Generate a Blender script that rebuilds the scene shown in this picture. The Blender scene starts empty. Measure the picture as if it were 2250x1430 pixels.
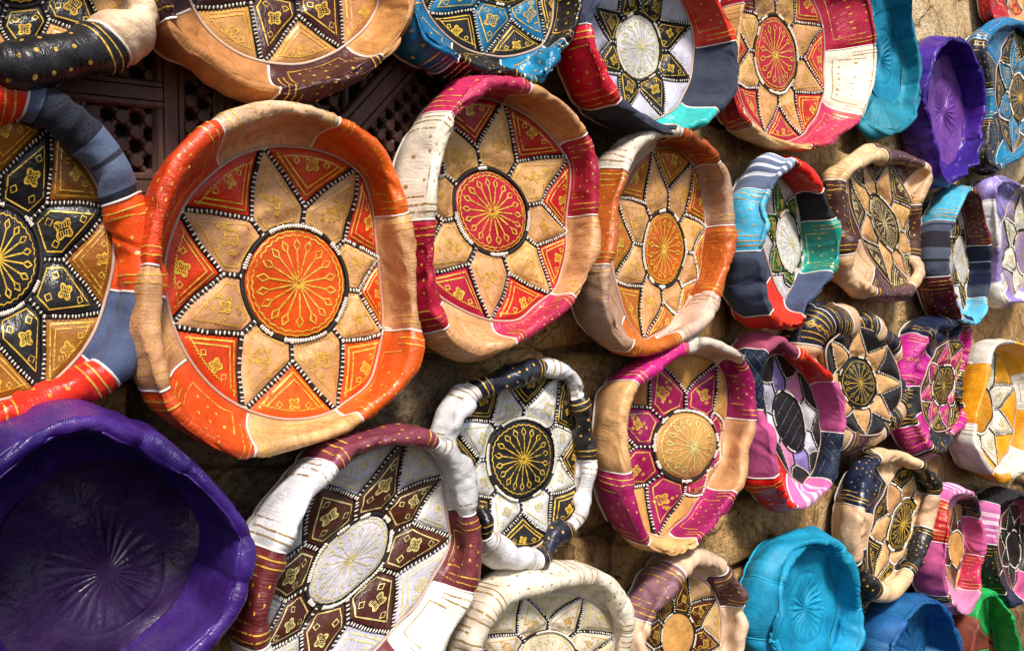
import bpy, math, random
import numpy as np
from mathutils import Matrix, Vector

# ------------------------------------------------------------------ camera, sky, sun, exposure
SC = bpy.context.scene
COL = SC.collection
PW, PH, F = 2250.0, 1430.0, 1988.0
TH = math.radians(46.7)
Z0 = 1.62
CAMZ = 1.5
cam_d = bpy.data.cameras.new("camera")
cam_d.sensor_width = 36.0
cam_d.lens = 36.0 * F / PW
cam_d.clip_start = 0.02
cam_d.clip_end = 200.0
cam = bpy.data.objects.new("camera", cam_d)
cam.location = (0, 0, CAMZ)
cam.rotation_euler = (math.pi / 2, 0, 0)
COL.objects.link(cam)
SC.camera = cam
SC.cycles.max_bounces = 6
SC.cycles.diffuse_bounces = 3
SC.cycles.glossy_bounces = 2
SC.cycles.transparent_max_bounces = 6

WD = np.array([math.sin(TH), math.cos(TH), 0.0])      # along the wall, away from the camera
WN = np.array([math.cos(TH), -math.sin(TH), 0.0])     # out of the wall
UP = np.array([0.0, 0.0, 1.0])

SUN_DIR = -0.34 * WD + 0.95 * UP + 0.74 * WN          # towards the sun
SUN_DIR = SUN_DIR / np.linalg.norm(SUN_DIR)
el = math.asin(SUN_DIR[2])
az = math.atan2(SUN_DIR[0], SUN_DIR[1])
world = bpy.data.worlds.new("World")
SC.world = world
world.use_nodes = True
wt = world.node_tree
sky = wt.nodes.new("ShaderNodeTexSky")
sky.sky_type = 'NISHITA'
sky.sun_disc = False
sky.sun_elevation = el
sky.sun_rotation = az
sky.air_density = 1.0
sky.dust_density = 2.0
bg = wt.nodes["Background"]
bg.inputs["Strength"].default_value = 0.10
wt.links.new(sky.outputs[0], bg.inputs[0])
sun_d = bpy.data.lights.new("sun", 'SUN')
sun_d.energy = 3.7
sun_d.angle = math.radians(11)
sun_d.color = (1.0, 0.94, 0.84)
sun = bpy.data.objects.new("sun", sun_d)
sun.rotation_euler = Vector(SUN_DIR).to_track_quat('Z', 'Y').to_euler()
sun.location = (0, -3, 6)
COL.objects.link(sun)
SC.view_settings.view_transform = 'Standard'
SC.view_settings.look = 'None'
SC.view_settings.exposure = 0.55
SC.view_settings.gamma = 1.0
SC.view_settings.use_curve_mapping = False

# ------------------------------------------------------------------ helpers
def unproj(px, py, c):
    """Photo point -> wall coordinates (a along the wall, b up) on the plane c metres in front of the wall."""
    px = np.asarray(px, float); py = np.asarray(py, float); c = np.asarray(c, float)
    dx = (px - PW / 2) / F
    dz = -(py - PH / 2) / F
    t = (WN[1] * Z0 + c) / (WN[0] * dx + WN[1])
    X, Y, Z = t * dx, t, t * dz
    a = X * WD[0] + (Y - Z0) * WD[1]
    return np.stack([a, Z], -1)

def wall_matrix(a, b, c=0.0):
    p = np.array([0, Z0, CAMZ]) + a * WD + b * UP + c * WN
    m = Matrix.Identity(4)
    for r in range(3):
        m[r][0], m[r][1], m[r][2], m[r][3] = WD[r], UP[r], WN[r], p[r]
    return m

def thing(name, label, cat, a, b, group=None):
    o = bpy.data.objects.new(name, None)
    o.empty_display_size = 0.05
    o.matrix_world = wall_matrix(a, b)
    o["label"] = label
    o["category"] = cat
    if group:
        o["group"] = group
    COL.objects.link(o)
    return o

class MB:
    """Collects vertices, faces, uvs and material indices."""
    def __init__(self):
        self.v, self.q, self.t, self.uv, self.n = [], [], [], [], 0
        self.qm, self.tm = [], []
    def add(self, v, quads=None, tris=None, mat=0, uv=None):
        v = np.asarray(v, np.float32).reshape(-1, 3)
        if quads is not None and len(quads):
            q = np.asarray(quads, np.int32) + self.n
            self.q.append(q); self.qm.append(np.full(len(q), mat, np.int32))
        if tris is not None and len(tris):
            t = np.asarray(tris, np.int32) + self.n
            self.t.append(t); self.tm.append(np.full(len(t), mat, np.int32))
        self.v.append(v)
        self.uv.append(np.zeros((len(v), 2), np.float32) if uv is None else np.asarray(uv, np.float32).reshape(-1, 2))
        self.n += len(v)
    def grid(self, P, mat=0, uv=None, closed=False):
        n, m = P.shape[:2]
        idx = np.arange(n * m).reshape(n, m)
        if closed:
            idx = np.concatenate([idx, idx[:1]], 0)
        q = np.stack([idx[:-1, :-1], idx[1:, :-1], idx[1:, 1:], idx[:-1, 1:]], -1).reshape(-1, 4)
        self.add(P.reshape(-1, 3), q, mat=mat, uv=None if uv is None else uv.reshape(-1, 2))
    def mesh(self, name, mats, smooth=True):
        me = bpy.data.meshes.new(name)
        v = np.concatenate(self.v); uv = np.concatenate(self.uv)
        q = np.concatenate(self.q) if self.q else np.zeros((0, 4), np.int32)
        t = np.concatenate(self.t) if self.t else np.zeros((0, 3), np.int32)
        mi = np.concatenate(self.qm + self.tm)
        loops = np.concatenate([q.ravel(), t.ravel()]).astype(np.int32)
        starts = np.concatenate([np.arange(len(q)) * 4, len(q) * 4 + np.arange(len(t)) * 3]).astype(np.int32)
        me.vertices.add(len(v)); me.vertices.foreach_set("co", v.ravel())
        me.loops.add(len(loops)); me.loops.foreach_set("vertex_index", loops)
        me.polygons.add(len(starts)); me.polygons.foreach_set("loop_start", starts)
        me.polygons.foreach_set("material_index", mi)
        me.polygons.foreach_set("use_smooth", np.full(len(starts), smooth, bool))
        ul = me.uv_layers.new(name="UVMap")
        ul.data.foreach_set("uv", uv[loops].ravel())
        for m_ in mats:
            me.materials.append(m_)
        me.update(calc_edges=True)
        return me

def part(name, mb, mats, parent, smooth=True, kind=None):
    o = bpy.data.objects.new(name, mb.mesh(name, mats, smooth))
    COL.objects.link(o)
    o.parent = parent
    if kind:
        o["kind"] = kind
    return o

def tube(mb, pts, r, sides=6, closed=False, flat=1.0, nrm=None, mat=0):
    """Tube along a 3-D polyline; nrm gives the direction of its height."""
    pts = np.asarray(pts, float)
    if closed:
        tan = np.roll(pts, -1, 0) - np.roll(pts, 1, 0)
    else:
        tan = np.gradient(pts, axis=0)
    tan /= np.linalg.norm(tan, axis=1)[:, None] + 1e-12
    if nrm is None:
        nrm = np.tile([0.0, 0.0, 1.0], (len(pts), 1))
    side = np.cross(tan, nrm); side /= np.linalg.norm(side, axis=1)[:, None] + 1e-9
    up = np.cross(side, tan)
    r = np.broadcast_to(np.asarray(r, float), (len(pts),))
    ang = np.arange(sides) * 2 * math.pi / sides
    P = pts[:, None] + r[:, None, None] * (np.cos(ang)[None, :, None] * side[:, None] + flat * np.sin(ang)[None, :, None] * up[:, None])
    P = np.concatenate([P, P[:, :1]], 1)
    mb.grid(P, mat=mat, closed=closed)

def resample(p, n, closed=False):
    p = np.asarray(p, float)
    if closed:
        p = np.vstack([p, p[:1]])
    d = np.concatenate([[0], np.cumsum(np.linalg.norm(np.diff(p, axis=0), axis=1))])
    s = np.linspace(0, d[-1], n + 1)[:-1] if closed else np.linspace(0, d[-1], n)
    return np.stack([np.interp(s, d, p[:, k]) for k in range(p.shape[1])], -1)

def catmull_closed(p, per=24):
    p = np.asarray(p, float)
    n = len(p)
    u = np.linspace(0, 1, per, endpoint=False)[:, None]
    out = []
    for i in range(n):
        a, b, c, d = p[i - 1], p[i], p[(i + 1) % n], p[(i + 2) % n]
        out.append(0.5 * (2 * b + (c - a) * u + (2 * a - 5 * b + 4 * c - d) * u ** 2 + (3 * b - a - 3 * c + d) * u ** 3))
    return np.concatenate(out)

def lin(h):
    h = h.lstrip('#')
    o = []
    for k in (0, 2, 4):
        v = int(h[k:k + 2], 16) / 255
        o.append(v / 12.92 if v <= 0.04045 else ((v + 0.055) / 1.055) ** 2.4)
    return o

# ------------------------------------------------------------------ materials
class NT:
    def __init__(self, name):
        self.m = bpy.data.materials.new(name)
        self.m.use_nodes = True
        self.t = self.m.node_tree
        self.b = self.t.nodes["Principled BSDF"]
        self.out = self.t.nodes["Material Output"]
    def n(self, typ, **kw):
        nd = self.t.nodes.new(typ)
        for k, v in kw.items():
            if k.startswith("i_"):
                key = k[2:].replace("_", " ")
                nd.inputs[key].default_value = v
            else:
                setattr(nd, k, v)
        return nd
    def l(self, a, b):
        self.t.links.new(a, b)
    def coord(self, which="Object"):
        return self.n("ShaderNodeTexCoord").outputs[which]
    def noise(self, co, scale, detail=3.0, rough=0.55, dist=0.0):
        nd = self.n("ShaderNodeTexNoise")
        nd.inputs["Scale"].default_value = scale
        nd.inputs["Detail"].default_value = detail
        nd.inputs["Roughness"].default_value = rough
        nd.inputs["Distortion"].default_value = dist
        self.l(co, nd.inputs["Vector"])
        return nd.outputs["Fac"]
    def ramp(self, fac, stops):
        nd = self.n("ShaderNodeValToRGB")
        e = nd.color_ramp.elements
        while len(e) < len(stops):
            e.new(0.5)
        for k, (p, c) in enumerate(stops):
            e[k].position = p
            e[k].color = (c, c, c, 1) if not hasattr(c, "__len__") else (*c[:3], 1)
        self.l(fac, nd.inputs[0])
        return nd.outputs[0]
    def mix(self, fac, a, b, mode='MIX'):
        nd = self.n("ShaderNodeMix", data_type='RGBA', blend_type=mode)
        for sock, v in ((nd.inputs[0], fac), (nd.inputs[6], a), (nd.inputs[7], b)):
            if hasattr(v, "is_linked"):
                self.l(v, sock)
            elif hasattr(v, "__len__"):
                sock.default_value = (*v[:3], 1)
            else:
                sock.default_value = v
        return nd.outputs[2]
    def math(self, op, a, b=0.0, clamp=False):
        nd = self.n("ShaderNodeMath", operation=op, use_clamp=clamp)
        for sock, v in ((nd.inputs[0], a), (nd.inputs[1], b)):
            if hasattr(v, "is_linked"):
                self.l(v, sock)
            else:
                sock.default_value = v
        return nd.outputs[0]
    def bump(self, h, strength, dist, prev=None):
        nd = self.n("ShaderNodeBump")
        nd.inputs["Strength"].default_value = strength
        nd.inputs["Distance"].default_value = dist
        self.l(h, nd.inputs["Height"])
        if prev is not None:
            self.l(prev, nd.inputs["Normal"])
        return nd.outputs[0]

MATS = {}
def leather(hexc, kind="smooth"):
    key = (hexc, kind)
    if key in MATS:
        return MATS[key]
    c = np.array(lin(hexc))
    N = NT("leather_" + kind + "_" + hexc.lstrip('#'))
    co = N.coord()
    rnd = N.n("ShaderNodeObjectInfo").outputs["Random"]
    shift = N.n("ShaderNodeVectorMath", operation='ADD')
    comb = N.n("ShaderNodeCombineXYZ")
    N.l(N.math('MULTIPLY', rnd, 17.0), comb.inputs[0]); N.l(N.math('MULTIPLY', rnd, 9.0), comb.inputs[1])
    N.l(co, shift.inputs[0]); N.l(comb.outputs[0], shift.inputs[1])
    co = shift.outputs[0]
    big = N.noise(co, 14, 2, 0.6, 0.4)
    fine = N.noise(co, 90, 2, 0.6)
    lo, hi = c * 0.70, np.minimum(c * 1.22 + 0.012, 0.9)
    base = N.mix(N.ramp(big, [(0.30, 0.0), (0.70, 1.0)]), lo, hi)
    base = N.mix(N.math('MULTIPLY', N.ramp(fine, [(0.42, 1.0), (0.62, 0.0)]), 0.28), base, c * 0.55)
    if kind in ("tan", "cream"):
        st = N.noise(co, 26, 3, 0.7, 1.2)
        base = N.mix(N.math('MULTIPLY', N.ramp(st, [(0.52, 0.0), (0.72, 1.0)]), 0.5 if kind == "tan" else 0.16), base, c * np.array([0.52, 0.40, 0.30]))
        sp = N.noise(co, 150, 2, 0.5)
        base = N.mix(N.math('MULTIPLY', N.ramp(sp, [(0.66, 0.0), (0.72, 1.0)]), 0.55 if kind == "tan" else 0.2), base, c * 0.35)
    # small per-piece change of value
    bright = N.n("ShaderNodeHueSaturation")
    N.l(base, bright.inputs["Color"])
    N.l(N.math('ADD', N.math('MULTIPLY', rnd, 0.22), 0.89), bright.inputs["Value"])
    N.l(N.math('ADD', N.math('MULTIPLY', rnd, 0.018), 0.491), bright.inputs["Hue"])
    N.l(bright.outputs[0], N.b.inputs["Base Color"])
    r0 = {"smooth": 0.31, "tan": 0.40, "cream": 0.40, "matte": 0.55, "gloss": 0.24}[kind]
    rr = N.math('ADD', N.math('MULTIPLY', fine, 0.26), r0 - 0.10)
    N.l(rr, N.b.inputs["Roughness"])
    N.b.inputs["Specular IOR Level"].default_value = 0.38
    # wrinkles and grain
    wr = N.noise(co, 30, 3, 0.55, 1.4)
    vor = N.n("ShaderNodeTexVoronoi", feature='DISTANCE_TO_EDGE')
    vor.inputs["Scale"].default_value = 330
    N.l(co, vor.inputs["Vector"])
    hh = N.math('ADD', N.math('MULTIPLY', wr, 0.62), N.math('MULTIPLY', N.noise(co, 190, 2, 0.6, 0.5), 0.20))
    hh = N.math('ADD', hh, N.math('MULTIPLY', N.ramp(vor.outputs["Distance"], [(0.0, 0.0), (0.25, 1.0)]), 0.025))
    uvm = N.n("ShaderNodeMapping"); uvm.inputs["Scale"].default_value = (46, 4.5, 1)
    N.l(N.coord("UV"), uvm.inputs["Vector"])
    cr = N.noise(uvm.outputs[0], 1.0, 3, 0.6, 0.9)
    cr = N.math('MULTIPLY', N.ramp(cr, [(0.36, 0.0), (0.50, 1.0)]), N.ramp(N.noise(co, 11, 1, 0.5), [(0.42, 0.0), (0.62, 1.0)]))
    hh = N.math('ADD', hh, N.math('MULTIPLY', cr, 0.22))
    b3 = N.bump(hh, 0.50, 0.006)
    N.l(b3, N.b.inputs["Normal"])
    MATS[key] = N.m
    return N.m

def fabric(hexc, stripes=None, quilt=False):
    """Woven cloth; stripes: (position 0-1, hex) stops over one panel length; quilt: diamond stitching."""
    key = (hexc, str(stripes), quilt)
    if key in MATS:
        return MATS[key]
    c = np.array(lin(hexc))
    N = NT("fabric_" + hexc.lstrip('#'))
    uv = N.coord("UV")
    co = N.coord()
    sep = N.n("ShaderNodeSeparateXYZ"); N.l(uv, sep.inputs[0])
    fuzz = N.noise(co, 420, 3, 0.7)
    blot = N.noise(co, 22, 4, 0.6, 0.5)
    if stripes:
        wob = N.math('ADD', sep.outputs[0], N.math('MULTIPLY', N.noise(co, 9, 2), 0.02))
        rp = N.n("ShaderNodeValToRGB")
        rp.color_ramp.interpolation = 'CONSTANT'
        e = rp.color_ramp.elements
        while len(e) < len(stripes):
            e.new(0.5)
        for k, (p, h) in enumerate(stripes):
            e[k].position = p
            e[k].color = (*lin(h), 1)
        N.l(wob, rp.inputs[0])
        base = rp.outputs[0]
    else:
        base = N.mix(N.ramp(blot, [(0.3, 0.0), (0.7, 1.0)]), c * 0.75, np.minimum(c * 1.2, 0.9))
    base = N.mix(N.math('MULTIPLY', N.ramp(fuzz, [(0.40, 1.0), (0.66, 0.0)]), 0.45), base, c * 0.4)
    wv = N.n("ShaderNodeTexWave"); wv.inputs["Scale"].default_value = 210; wv.inputs["Distortion"].default_value = 1.5
    wv.bands_direction = 'DIAGONAL'
    N.l(co, wv.inputs["Vector"])
    b = N.bump(wv.outputs["Fac"], 0.25, 0.0008)
    b = N.bump(fuzz, 0.4, 0.0012, b)
    b = N.bump(blot, 0.5, 0.008, b)
    if quilt:
        s1 = N.math('MULTIPLY', N.math('ADD', sep.outputs[2], 0.0), 1.0)
        a1 = N.n("ShaderNodeTexWave"); a1.bands_direction = 'DIAGONAL'; a1.inputs["Scale"].default_value = 20
        N.l(co, a1.inputs["Vector"])
        mp = N.n("ShaderNodeMapping"); mp.inputs["Rotation"].default_value = (0.2, 0.3, math.pi / 2)
        N.l(co, mp.inputs["Vector"])
        a2 = N.n("ShaderNodeTexWave"); a2.bands_direction = 'DIAGONAL'; a2.inputs["Scale"].default_value = 20
        N.l(mp.outputs[0], a2.inputs["Vector"])
        g = N.math('MAXIMUM', N.ramp(a1.outputs["Fac"], [(0.86, 0.0), (1.0, 1.0)]), N.ramp(a2.outputs["Fac"], [(0.86, 0.0), (1.0, 1.0)]))
        b = N.bump(N.math('SUBTRACT', 1.0, g), 0.9, 0.004, b)
        base = N.mix(N.math('MULTIPLY', g, 0.35), base, np.minimum(c * 1.8 + 0.02, 0.8))
    N.l(base, N.b.inputs["Base Color"])
    N.b.inputs["Roughness"].default_value = 0.45 if quilt else 0.85
    N.b.inputs["Specular IOR Level"].default_value = 0.4 if quilt else 0.2
    if not quilt:
        N.b.inputs["Sheen Weight"].default_value = 0.06
    N.l(b, N.b.inputs["Normal"])
    MATS[key] = N.m
    return N.m

def foil(hexc, wear):
    key = ("foil", hexc, wear)
    if key in MATS:
        return MATS[key]
    N = NT("gold_foil_" + hexc.lstrip('#'))
    co = N.coord()
    c = np.array(lin(hexc))
    v = N.noise(co, 120, 4, 0.7)
    N.l(N.mix(N.ramp(v, [(0.35, 0.0), (0.7, 1.0)]), c * 0.62, np.minimum(c * 1.25, 1.0)), N.b.inputs["Base Color"])
    N.b.inputs["Metallic"].default_value = 0.15
    N.b.inputs["Roughness"].default_value = 0.33
    w = N.noise(co, 210, 5, 0.75, 0.6)
    w2 = N.noise(co, 28, 3, 0.6)
    m_ = N.math('ADD', w, N.math('MULTIPLY', w2, 0.55))
    al = N.ramp(N.math('MULTIPLY', m_, 0.645), [(0.5 - 0.06 + (wear - 0.5) * 0.3, 0.0), (0.5 + (wear - 0.5) * 0.3, 1.0)])
    N.l(al, N.b.inputs["Alpha"])
    MATS[key] = N.m
    return N.m

def plain(name, hexc, rough=0.7, var=0.3, bump=0.3):
    if name in MATS:
        return MATS[name]
    N = NT(name)
    co = N.coord()
    c = np.array(lin(hexc))
    v = N.noise(co, 300, 3, 0.6)
    N.l(N.mix(N.ramp(v, [(0.3, 0.0), (0.7, 1.0)]), c * (1 - var), np.minimum(c * (1 + var), 0.9)), N.b.inputs["Base Color"])
    N.b.inputs["Roughness"].default_value = rough
    N.l(N.bump(v, bump, 0.001), N.b.inputs["Normal"])
    MATS[name] = N.m
    return N.m

CORD = plain("black_cord", "#17130f", 0.75)
BEAD = plain("white_thread", "#d8d0c4", 0.7, 0.18)
BACK = plain("dark_backing", "#1c1512", 0.85)
GOLD = foil("#e2ae3c", 0.50)
GOLDW = foil("#e0aa45", 0.56)
GOLDP = foil("#e6cf86", 0.53)
GOLDD = foil("#a8793a", 0.55)

# colour words used by the pouf table
def mat_of(w):
    return {
        "orange": lambda: leather("#d6460a"), "orangeb": lambda: leather("#e0560a"), "tan": lambda: leather("#d9a46e", "tan"), "tanpink": lambda: leather("#dcb38c", "tan"),
        "amber": lambda: leather("#c68c4e", "tan"), "cream": lambda: leather("#e9d6c2", "cream"), "white": lambda: leather("#dcd9dc", "cream"), "whitew": lambda: leather("#e2d9cc", "cream"),
        "red": lambda: leather("#b5152c"), "pinkred": lambda: leather("#c22a4e"), "scarlet": lambda: leather("#d8140f"), "vermil": lambda: leather("#e03410", "gloss"),
        "maroon": lambda: leather("#6e2830"), "maroonp": lambda: leather("#7a3546"), "wine": lambda: leather("#5e1020"), "brown": lambda: leather("#4d2a20"), "brownm": lambda: leather("#5a3a3e"),
        "choco": lambda: leather("#4a1d12"), "dkmaroon": lambda: leather("#43191a"), "rust": lambda: leather("#b0561a"), "rustb": lambda: leather("#c05a16"), "mauve": lambda: leather("#b08a76", "tan"), "mauvel": lambda: leather("#cfae9c", "cream"),
        "black": lambda: leather("#1d1b1e", "gloss"), "blackn": lambda: leather("#1d2130", "gloss"), "blackm": lambda: leather("#211d1d"), "navy": lambda: leather("#15203a", "gloss"),
        "magenta": lambda: leather("#a01458"), "magentab": lambda: leather("#c01a7e"), "hotpink": lambda: leather("#c8208a"),
        "purple": lambda: leather("#3c1a86", "gloss"), "violet": lambda: leather("#6a3c92"), "plum": lambda: leather("#2b1140", "gloss"), "purpled": lambda: leather("#35176a", "gloss"), "turq": lambda: leather("#057e9a", "matte"), "turqb": lambda: leather("#058db4", "matte"), "blue": lambda: leather("#0a6896"), "blueb": lambda: leather("#0a78a8", "gloss"), "royal": lambda: leather("#085690", "matte"),
        "sky": lambda: leather("#52b4dc", "gloss"), "aqua": lambda: leather("#35b8b4", "gloss"), "teal": lambda: leather("#0e8f80"), "green": lambda: leather("#1f5a2c"), "greenb": lambda: leather("#0aa04a", "matte"),
        "mustard": lambda: leather("#9a5c10", "tan"), "yellow": lambda: leather("#f09a0c"), "lilac": lambda: leather("#9080c0"), "lilacw": lambda: leather("#dcd4e4", "cream"),
        "lav": lambda: leather("#c6c2d2", "cream"), "peach": lambda: leather("#e6c0a0", "cream"), "mauveb": lambda: leather("#7c5560"), "brick": lambda: leather("#7c3424", "matte"),
        "denim": lambda: fabric("#454c62"), "denimd": lambda: fabric("#3a4052"), "denimb": lambda: fabric("#4c5878"), "charcoal": lambda: fabric("#2b2a2e"),
        "denimband": lambda: fabric("#5b6480", [(0, "#5b6784"), (0.10, "#0f0e11"), (0.50, "#5c6a86"), (0.67, "#25242e"), (0.71, "#65728e"), (0.93, "#1d1c24")]),
        "navyband": lambda: fabric("#1c2748", [(0, "#262b40"), (0.2, "#121a36"), (0.30, "#8f98b0"), (0.32, "#111a3a"), (0.45, "#3a4156"), (0.52, "#101a3c"), (0.74, "#394158"), (0.80, "#4a5064")]),
        "greyband": lambda: fabric("#4a5064", [(0, "#4d5468"), (0.25, "#1d1a20"), (0.29, "#596075"), (0.48, "#221c24"), (0.78, "#4c546a"), (0.9, "#1d1c24"), (0.94, "#596078")]),
        "bluewhite": lambda: fabric("#8c98b8", [(0, "#56627f"), (0.30, "#e2e2ea"), (0.35, "#5a6786"), (0.42, "#e4e4ec"), (0.47, "#5e6b8c"), (0.54, "#e6e6ec"), (0.58, "#8c99b6"), (0.66, "#eceef2"), (0.72, "#7c8aaa"), (0.80, "#e8eaf0"), (0.9, "#6c7898")]),
        "pinkwhite": lambda: fabric("#d878b4", [(0, "#d26aa8"), (0.2, "#f0c8de"), (0.26, "#d66aaa"), (0.36, "#f3d6e6"), (0.42, "#d878b2"), (0.52, "#f6e2ee"), (0.62, "#da80b6"), (0.7, "#f3d8e8"), (0.8, "#d470ac")]),
        "pink": lambda: fabric("#c8588e"), "pinkl": lambda: fabric("#d484ae"), "dusty": lambda: fabric("#a84a68"), "quiltnavy": lambda: fabric("#1f2b42", None, True), "quiltblack": lambda: fabric("#242228", None, True),
    }[w]()

# ------------------------------------------------------------------ pouf builder
GOLD = foil("#f6c148", 0.40)
GOLDW = foil("#ecb64a", 0.47)
GOLDP = foil("#ecd88e", 0.36)
GOLDD = foil("#b08a50", 0.50)
MS = 46                                   # samples along the profile of a rim

def smooth_loop(x, k):
    for _ in range(k):
        x = 0.25 * np.roll(x, 1, 0) + 0.5 * x + 0.25 * np.roll(x, -1, 0)
    return x

class Pouf:
    def __init__(s, S):
        s.S = S
        s.rng = np.random.default_rng(S["seed"])
        s.h = S.get("h", 0.12); s.t = S.get("t", 0.022) * S.get("tf", 0.44); s.fc = S.get("fc", 0.02)
        rim = S["rim"]
        px = np.array([p[:2] for p in rim], float)
        dc = np.array([p[2] if len(p) > 2 else 0.0 for p in rim])
        hc = s.h + dc
        ab = unproj(px[:, 0], px[:, 1], hc)
        ctl = np.concatenate([ab, hc[:, None]], 1)
        s.N = S.get("N", 300)
        crv = resample(catmull_closed(ctl), s.N, True)
        crv[:, :2] = smooth_loop(crv[:, :2], 2)
        s.cen = crv[:, :2].mean(0)
        s.origin = unproj(px[:, 0].mean(), px[:, 1].mean(), 0.0) if False else s.cen.copy()
        crv[:, :2] -= s.origin
        s.crv = crv
        s.size = np.sqrt((crv[:, :2] ** 2).sum(1)).mean()
        # face frame (medallion centre, right edge, top edge in the photo)
        C, E, T = [unproj(*S["face"][k], s.fc) - s.origin for k in range(3)]
        s.rm = S.get("rm", 0.38)
        s.C = C
        s.M = np.stack([(E - C) / s.rm, (T - C) / s.rm], 1)
        q = (crv[:, :2] - C) @ np.linalg.inv(s.M).T
        s.phi = np.unwrap(np.arctan2(q[:, 1], q[:, 0]))
        rad = np.hypot(q[:, 0], q[:, 1])
        # limit of the face inside the rim
        tt = s.t / (np.sqrt(abs(np.linalg.det(s.M))))
        lim = np.minimum(S.get("fmax", 0.99), np.maximum(rad * S.get("fin", 1.0), 0.3))
        lim = smooth_loop(lim, 6)
        order = np.argsort(np.mod(s.phi, 2 * math.pi))
        s.lphi = np.mod(s.phi, 2 * math.pi)[order]
        s.llim = lim[order]
        s.build_grid()
        s.o = thing("leather_pouf", S["label"], "pouf", *s.origin, group="leather poufs hung on the wall")
        s.gold = {"y": GOLD, "w": GOLDW, "p": GOLDP, "d": GOLDD}[S.get("gold", "y")]

    # --- the face
    def klim(s, ang):
        return np.interp(np.mod(ang, 2 * math.pi), s.lphi, s.llim, period=2 * math.pi)
    def face(s, xy, off=0.0):
        xy = np.asarray(xy, float)
        r = np.hypot(xy[..., 0], xy[..., 1]) + 1e-9
        k = s.klim(np.arctan2(xy[..., 1], xy[..., 0]))
        # beyond 0.45 the pattern is squeezed or stretched to end at the limit
        r0 = np.minimum(0.45, 0.8 * k)
        rr = np.where(r > r0, r0 + (r - r0) * (k - r0) / (1 - r0), r)
        p = xy * (rr / r)[..., None]
        ab = s.C + p @ s.M.T
        dome = s.S.get("dome", 0.016)
        x, y = ab[..., 0], ab[..., 1]
        w = 0.0035 * (np.sin(31 * x + s.S["seed"]) * np.cos(27 * y - 2.1 * s.S["seed"]) + 0.6 * np.sin(57 * x + 49 * y))
        c = s.fc + dome * np.minimum(rr, 1.2) ** 2 * 1.0 + s.S.get("belly", 0.0) * np.exp(-(rr / s.rm) ** 4 * 0.6) + w * s.S.get("fwob", 1.0) + off
        return np.concatenate([ab, c[..., None]], -1)

    # --- the rim
    def build_grid(s):
        N, S, rng = s.N, s.S, s.rng
        R = s.crv[:, :2]; h = s.crv[:, 2].copy()
        th = np.arange(N) * 2 * math.pi / N
        wob = sum(rng.normal() * np.cos(k * th + rng.uniform(0, 6.3)) / k for k in range(2, 9))
        h = h + S.get("hw", 0.006) * wob
        tv = s.t * (1 + 0.16 * sum(rng.normal() * np.cos(k * th + rng.uniform(0, 6.3)) / math.sqrt(k) for k in (3, 5, 8, 11)) * 0.8)
        tv = np.clip(tv, 0.6 * s.t, 1.5 * s.t)
        ang = S.get("ang", 1.0)
        def knots(nk, amp, soft):
            kx = np.sort(rng.uniform(0, N, nk)); ky = rng.normal(0, 1, nk)
            return amp * smooth_loop(np.interp(np.arange(N), kx, ky, period=N), soft)
        h = h + knots(15, 0.0050 * ang, 3)
        tv = tv * (1 + knots(17, 0.20 * min(ang, 1.6), 3))
        R = R * (1 + knots(16, 0.0016 * ang / max(s.size, 0.05) * 1.2, 3))[:, None]
        tan = np.roll(R, -2, 0) - np.roll(R, 2, 0)
        d = np.stack([tan[:, 1], -tan[:, 0]], 1)
        d /= np.linalg.norm(d, axis=1)[:, None]
        if (d * R).sum() < 0:
            d = -d
        d = smooth_loop(d, 4); d /= np.linalg.norm(d, axis=1)[:, None]
        R = R + S.get("grow", 0.0065) * d
        rad = R / (np.linalg.norm(R, axis=1)[:, None] + 1e-9)
        d = smooth_loop(0.6 * d + 0.4 * rad, 4)
        d /= np.linalg.norm(d, axis=1)[:, None]
        Fp = s.face(np.stack([np.cos(s.phi), np.sin(s.phi)], 1))
        B = R * S.get("bs", 0.92) + np.array(S.get("bd", (0, 0)))
        t1 = tv[:, None]
        def P(ab, c):
            return np.concatenate([ab, np.broadcast_to(np.asarray(c, float), (N,))[:, None]], 1)
        Rin = R - t1 * d; Rou = R + t1 * d
        bulge = S.get("bulge", 0.014)
        ctl = [Fp,
               P(Fp[:, :2] + 0.42 * (Rin - Fp[:, :2]) + 0.006 * d, Fp[:, 2] + 0.30 * (h - 1.1 * tv - Fp[:, 2])),
               P(Rin + 0.0 * d, h - 1.25 * tv), P(R - 0.72 * t1 * d, h - 0.32 * tv), P(R, h),
               P(R + 0.72 * t1 * d, h - 0.32 * tv), P(Rou, h - 1.15 * tv),
               P(Rou + 0.45 * (B - Rou) + bulge * d, 0.52 * h), P(B + 0.5 * bulge * d, 0.14 * h), P(B - 0.02 * d, -0.004)]
        ctl = np.stack(ctl, 1)
        K = ctl.shape[1]
        ext = np.concatenate([2 * ctl[:, :1] - ctl[:, 1:2], ctl, 2 * ctl[:, -1:] - ctl[:, -2:-1]], 1)
        seglen = np.array([1.5, 1.5, 0.9, 0.8, 0.8, 0.9, 1.6, 1.4, 0.7])
        cs = np.concatenate([[0], np.cumsum(seglen)])
        u = np.linspace(0, cs[-1] - 1e-6, MS)
        G = np.empty((N, MS, 3))
        for j, uu in enumerate(u):
            k = min(int(np.searchsorted(cs, uu, side='right') - 1), K - 2)
            x = (uu - cs[k]) / seglen[k]
            a, b, c, e = ext[:, k], ext[:, k + 1], ext[:, k + 2], ext[:, k + 3]
            G[:, j] = 0.5 * (2 * b + (c - a) * x + (2 * a - 5 * b + 4 * c - e) * x * x + (3 * b - a - 3 * c + e) * x ** 3)
        # seams: nearest rim sample to each given photo point
        s.seams = []
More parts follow.
